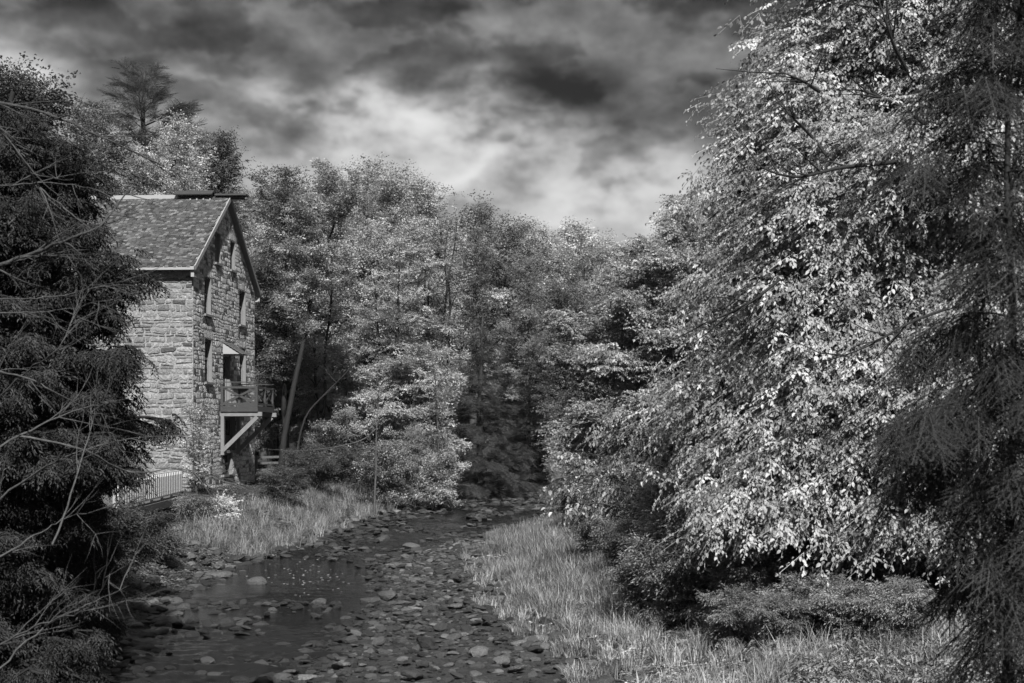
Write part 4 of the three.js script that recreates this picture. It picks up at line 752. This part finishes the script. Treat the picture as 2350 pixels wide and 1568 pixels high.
// ---------------------------------------------------------------- stones of the creek
function rockGeo(seed, flat) {
  const r = rngOf(seed), g = mergeVertices(new THREE.IcosahedronGeometry(1, 1).deleteAttribute('normal').deleteAttribute('uv')), p = g.attributes.position, cuts = [];
  for (let i = 0; i < 7; i++) cuts.push([V(r.gauss(), r.gauss() * 0.8, r.gauss()).normalize(), r.range(0.55, 0.85)]);
  const v = V(0, 0, 0);
  for (let i = 0; i < p.count; i++) {
    v.fromBufferAttribute(p, i).multiplyScalar(1 + 0.16 * r.gauss());
    for (const [n, k] of cuts) { const e = v.dot(n) - k; if (e > 0) v.addScaledVector(n, -e * 0.85); }
    p.setXYZ(i, v.x, v.y * flat, v.z * 0.8);
  }
  return toCreasedNormals(boxUV(g, 0.6), 0.45);
}
const ROCKS = [0.26, 0.42, 0.32, 0.48, 0.24, 0.36].map((f, i) => rockGeo(600 + i, f));
{
  const bed = new THREE.Group(); bed.name = 'gravel_bar'; tag(bed, 'bed of flat grey cobbles beside and in the creek', null, null, 'structure'); scene.add(bed);
  const r = rngOf(61), list = [];
  const add = (x, d, s, wet) => { const y = land(x, -d); list.push({ x, y, d, s, wet, k: Math.floor(r() * 6), a: r.range(0, 6.28), t: (0.02 + 0.24 * r() * r()) * (y < 0.02 ? 0.45 : 1), tilt: r.gauss() * 0.3, roll: r.gauss() * 0.3, lift: r() < 0.6 ? r.range(-0.22, 0.15) : r.range(0.1, 0.5) }); };
  const cells = (d0, d1, n, size, test) => { for (let i = 0; i < n; i++) { const d = d0 + (d1 - d0) * Math.pow(r(), 0.8), L = lx(d) - 0.4, R = rx(d) + 0.5, x = r.range(L - 2.2, R), s = (x - L) / (R - L); if (test(s, d, x)) add(x, d, size(d), d > 45 || (d < 35 && s < curve(WET, d) - 0.12)); } };
  const dry = (s, d) => s > 0 && s > curve(WET, d) - 0.10 + 0.08 * noise(d * 0.5, s * 5);
  cells(18, 62, 8000, () => r.range(0.05, 0.10), dry); cells(18, 62, 4600, () => r.range(0.09, 0.15), dry); cells(18, 62, 1300, () => r.range(0.14, 0.22), dry); cells(19, 62, 45, () => r.range(0.2, 0.27), dry); cells(18, 45, 14000, () => r.range(0.02, 0.05), dry);
  cells(45, 170, 12000, (d) => r.range(0.07, 0.2) * (1 + d / 160), (s, d, x) => s > -0.03 && (noise(x * 0.45, d * 0.22, 2) > -0.03 || s < 0.12 || s > 0.9));
  cells(22, 60, 3600, () => r.range(0.06, 0.26), (s) => s < 0.15);   // rocks under the left bank
  cells(20, 50, 3200, () => r.range(0.06, 0.2), (s, d, x) => s > 0 && s < curve(WET, d) && noise(x * 0.4, d * 0.35, 8) > 0.05 + 0.5 * smoothstep(d, 34.5, 36) * (1 - smoothstep(d, 44, 46)));
  const size = (q) => q.s / q.d; list.sort((a, b) => size(b) - size(a));
  const place = (q, o) => { o.position.set(q.x, (q.wet ? Math.max(q.y, -q.s * 0.12) : q.y) + q.s * q.lift, -q.d); o.rotation.set(q.tilt, q.a, q.roll); o.scale.set(q.s, q.s, q.s); };
  list.slice(0, 300).forEach((q) => place(q, part('stone', ROCKS[q.k], toneOf('rock', q.t), bed)));
  const rest = list.slice(300), O = new THREE.Object3D();
  for (let k = 0; k < 6; k++) {
    const mine = rest.filter((q) => q.k === k), im = new THREE.InstancedMesh(ROCKS[k], M.rock, mine.length); im.name = 'cobbles'; im.userData.kind = 'stuff';
    mine.forEach((q, i) => { place(q, O); O.updateMatrix(); im.setMatrixAt(i, O.matrix); im.setColorAt(i, G(q.t)); }); bed.add(im);
  }
  // a few pale leaves afloat on the pool
  const fl = new MB(); { const rr = rngOf(5), ring = [...Array(7)].map((_, i) => [Math.cos(i / 7 * 6.283) * rr.range(0.6, 1.1), Math.sin(i / 7 * 6.283) * rr.range(0.6, 1.1)]); ring.forEach((a, i) => { const b = ring[(i + 1) % 7]; fl.tri([0, 0.25, 0], [b[0], 0, b[1]], [a[0], 0, a[1]]); }); }
  const flake = fl.geo();
  const afloat = new THREE.InstancedMesh(flake, M.leaf, 80); afloat.name = 'floating_leaves'; tag(afloat, 'small pale leaves afloat on the still pool', null, null, 'stuff');
  for (let i = 0; i < 80; i++) { const q = r(), sy = 1285 + 70 * r() + 25 * r.gauss(), sx = 640 + 150 * r() + 40 * r.gauss() - (q > 0.7 ? r.range(-120, 200) : 0), d = FOC * 4 / (sy - HY); O.position.set(XA(sx, d), 0.006, -d); O.rotation.set(0, r.range(0, 6.28), 0); O.scale.set(0.03, 0.006, 0.04).multiplyScalar(r.range(0.7, 1.5)); O.updateMatrix(); afloat.setMatrixAt(i, O.matrix); afloat.setColorAt(i, G(r.range(0.4, 0.75))); } scene.add(afloat);
  // boulders one can point to: name them by where they lie
  const big = [[378, 1422, 0.62, 0.025, 'long black rock standing in the riffle at lower left'], [440, 1418, 0.4, 0.04, 'dark rock touching the right end of the long black rock'], [440, 1375, 0.33, 0.04, 'small dark rock alone in the water behind the long black rock'], [588, 1332, 0.5, 0.12, 'rounded grey rock at the left end of the still pool'],
    [500, 1318, 0.75, 0.12, 'flat slab stepping into the water below the left bank'], [878, 1236, 0.75, 0.12, 'large rounded boulder at the upper end of the pool'], [945, 1250, 0.6, 0.15, 'flat pale slab in the riffle right of the large boulder'], [735, 1375, 0.4, 0.1, 'grey rock breaking the water below the still pool'],
    [850, 1372, 0.45, 0.07, 'dark rock at the gravel edge of the still pool'], [520, 1425, 0.42, 0.04, 'low black rock in the middle of the lower riffle'], [650, 1470, 0.3, 0.05, 'dark rock near the gravel tip in the lower riffle'], [1230, 1490, 0.45, 0.22, 'pale slab lying at the edge of the right grass']];
  big.forEach(([sx, sy, s, t, label], i) => { const d = FOC * 3.9 / (sy - HY), x = XA(sx, d), b = new THREE.Mesh(ROCKS[i % 6], toneOf('rock', t * 0.7)); b.name = numbered('boulder'); tag(b, label, 'rock'); b.position.set(x, Math.max(0, land(x, -d)) + s * 0.06, -d); b.rotation.set(0.05, [0.1, 1.2, 2.9, 0.3][i % 4], 0.04); b.scale.set(s * 0.62, s * 0.75, s * 0.45); scene.add(b); });
}

scene.traverse((o) => { if (o.isMesh) { o.castShadow = true; o.receiveShadow = true; } });
renderer.render(scene, camera);
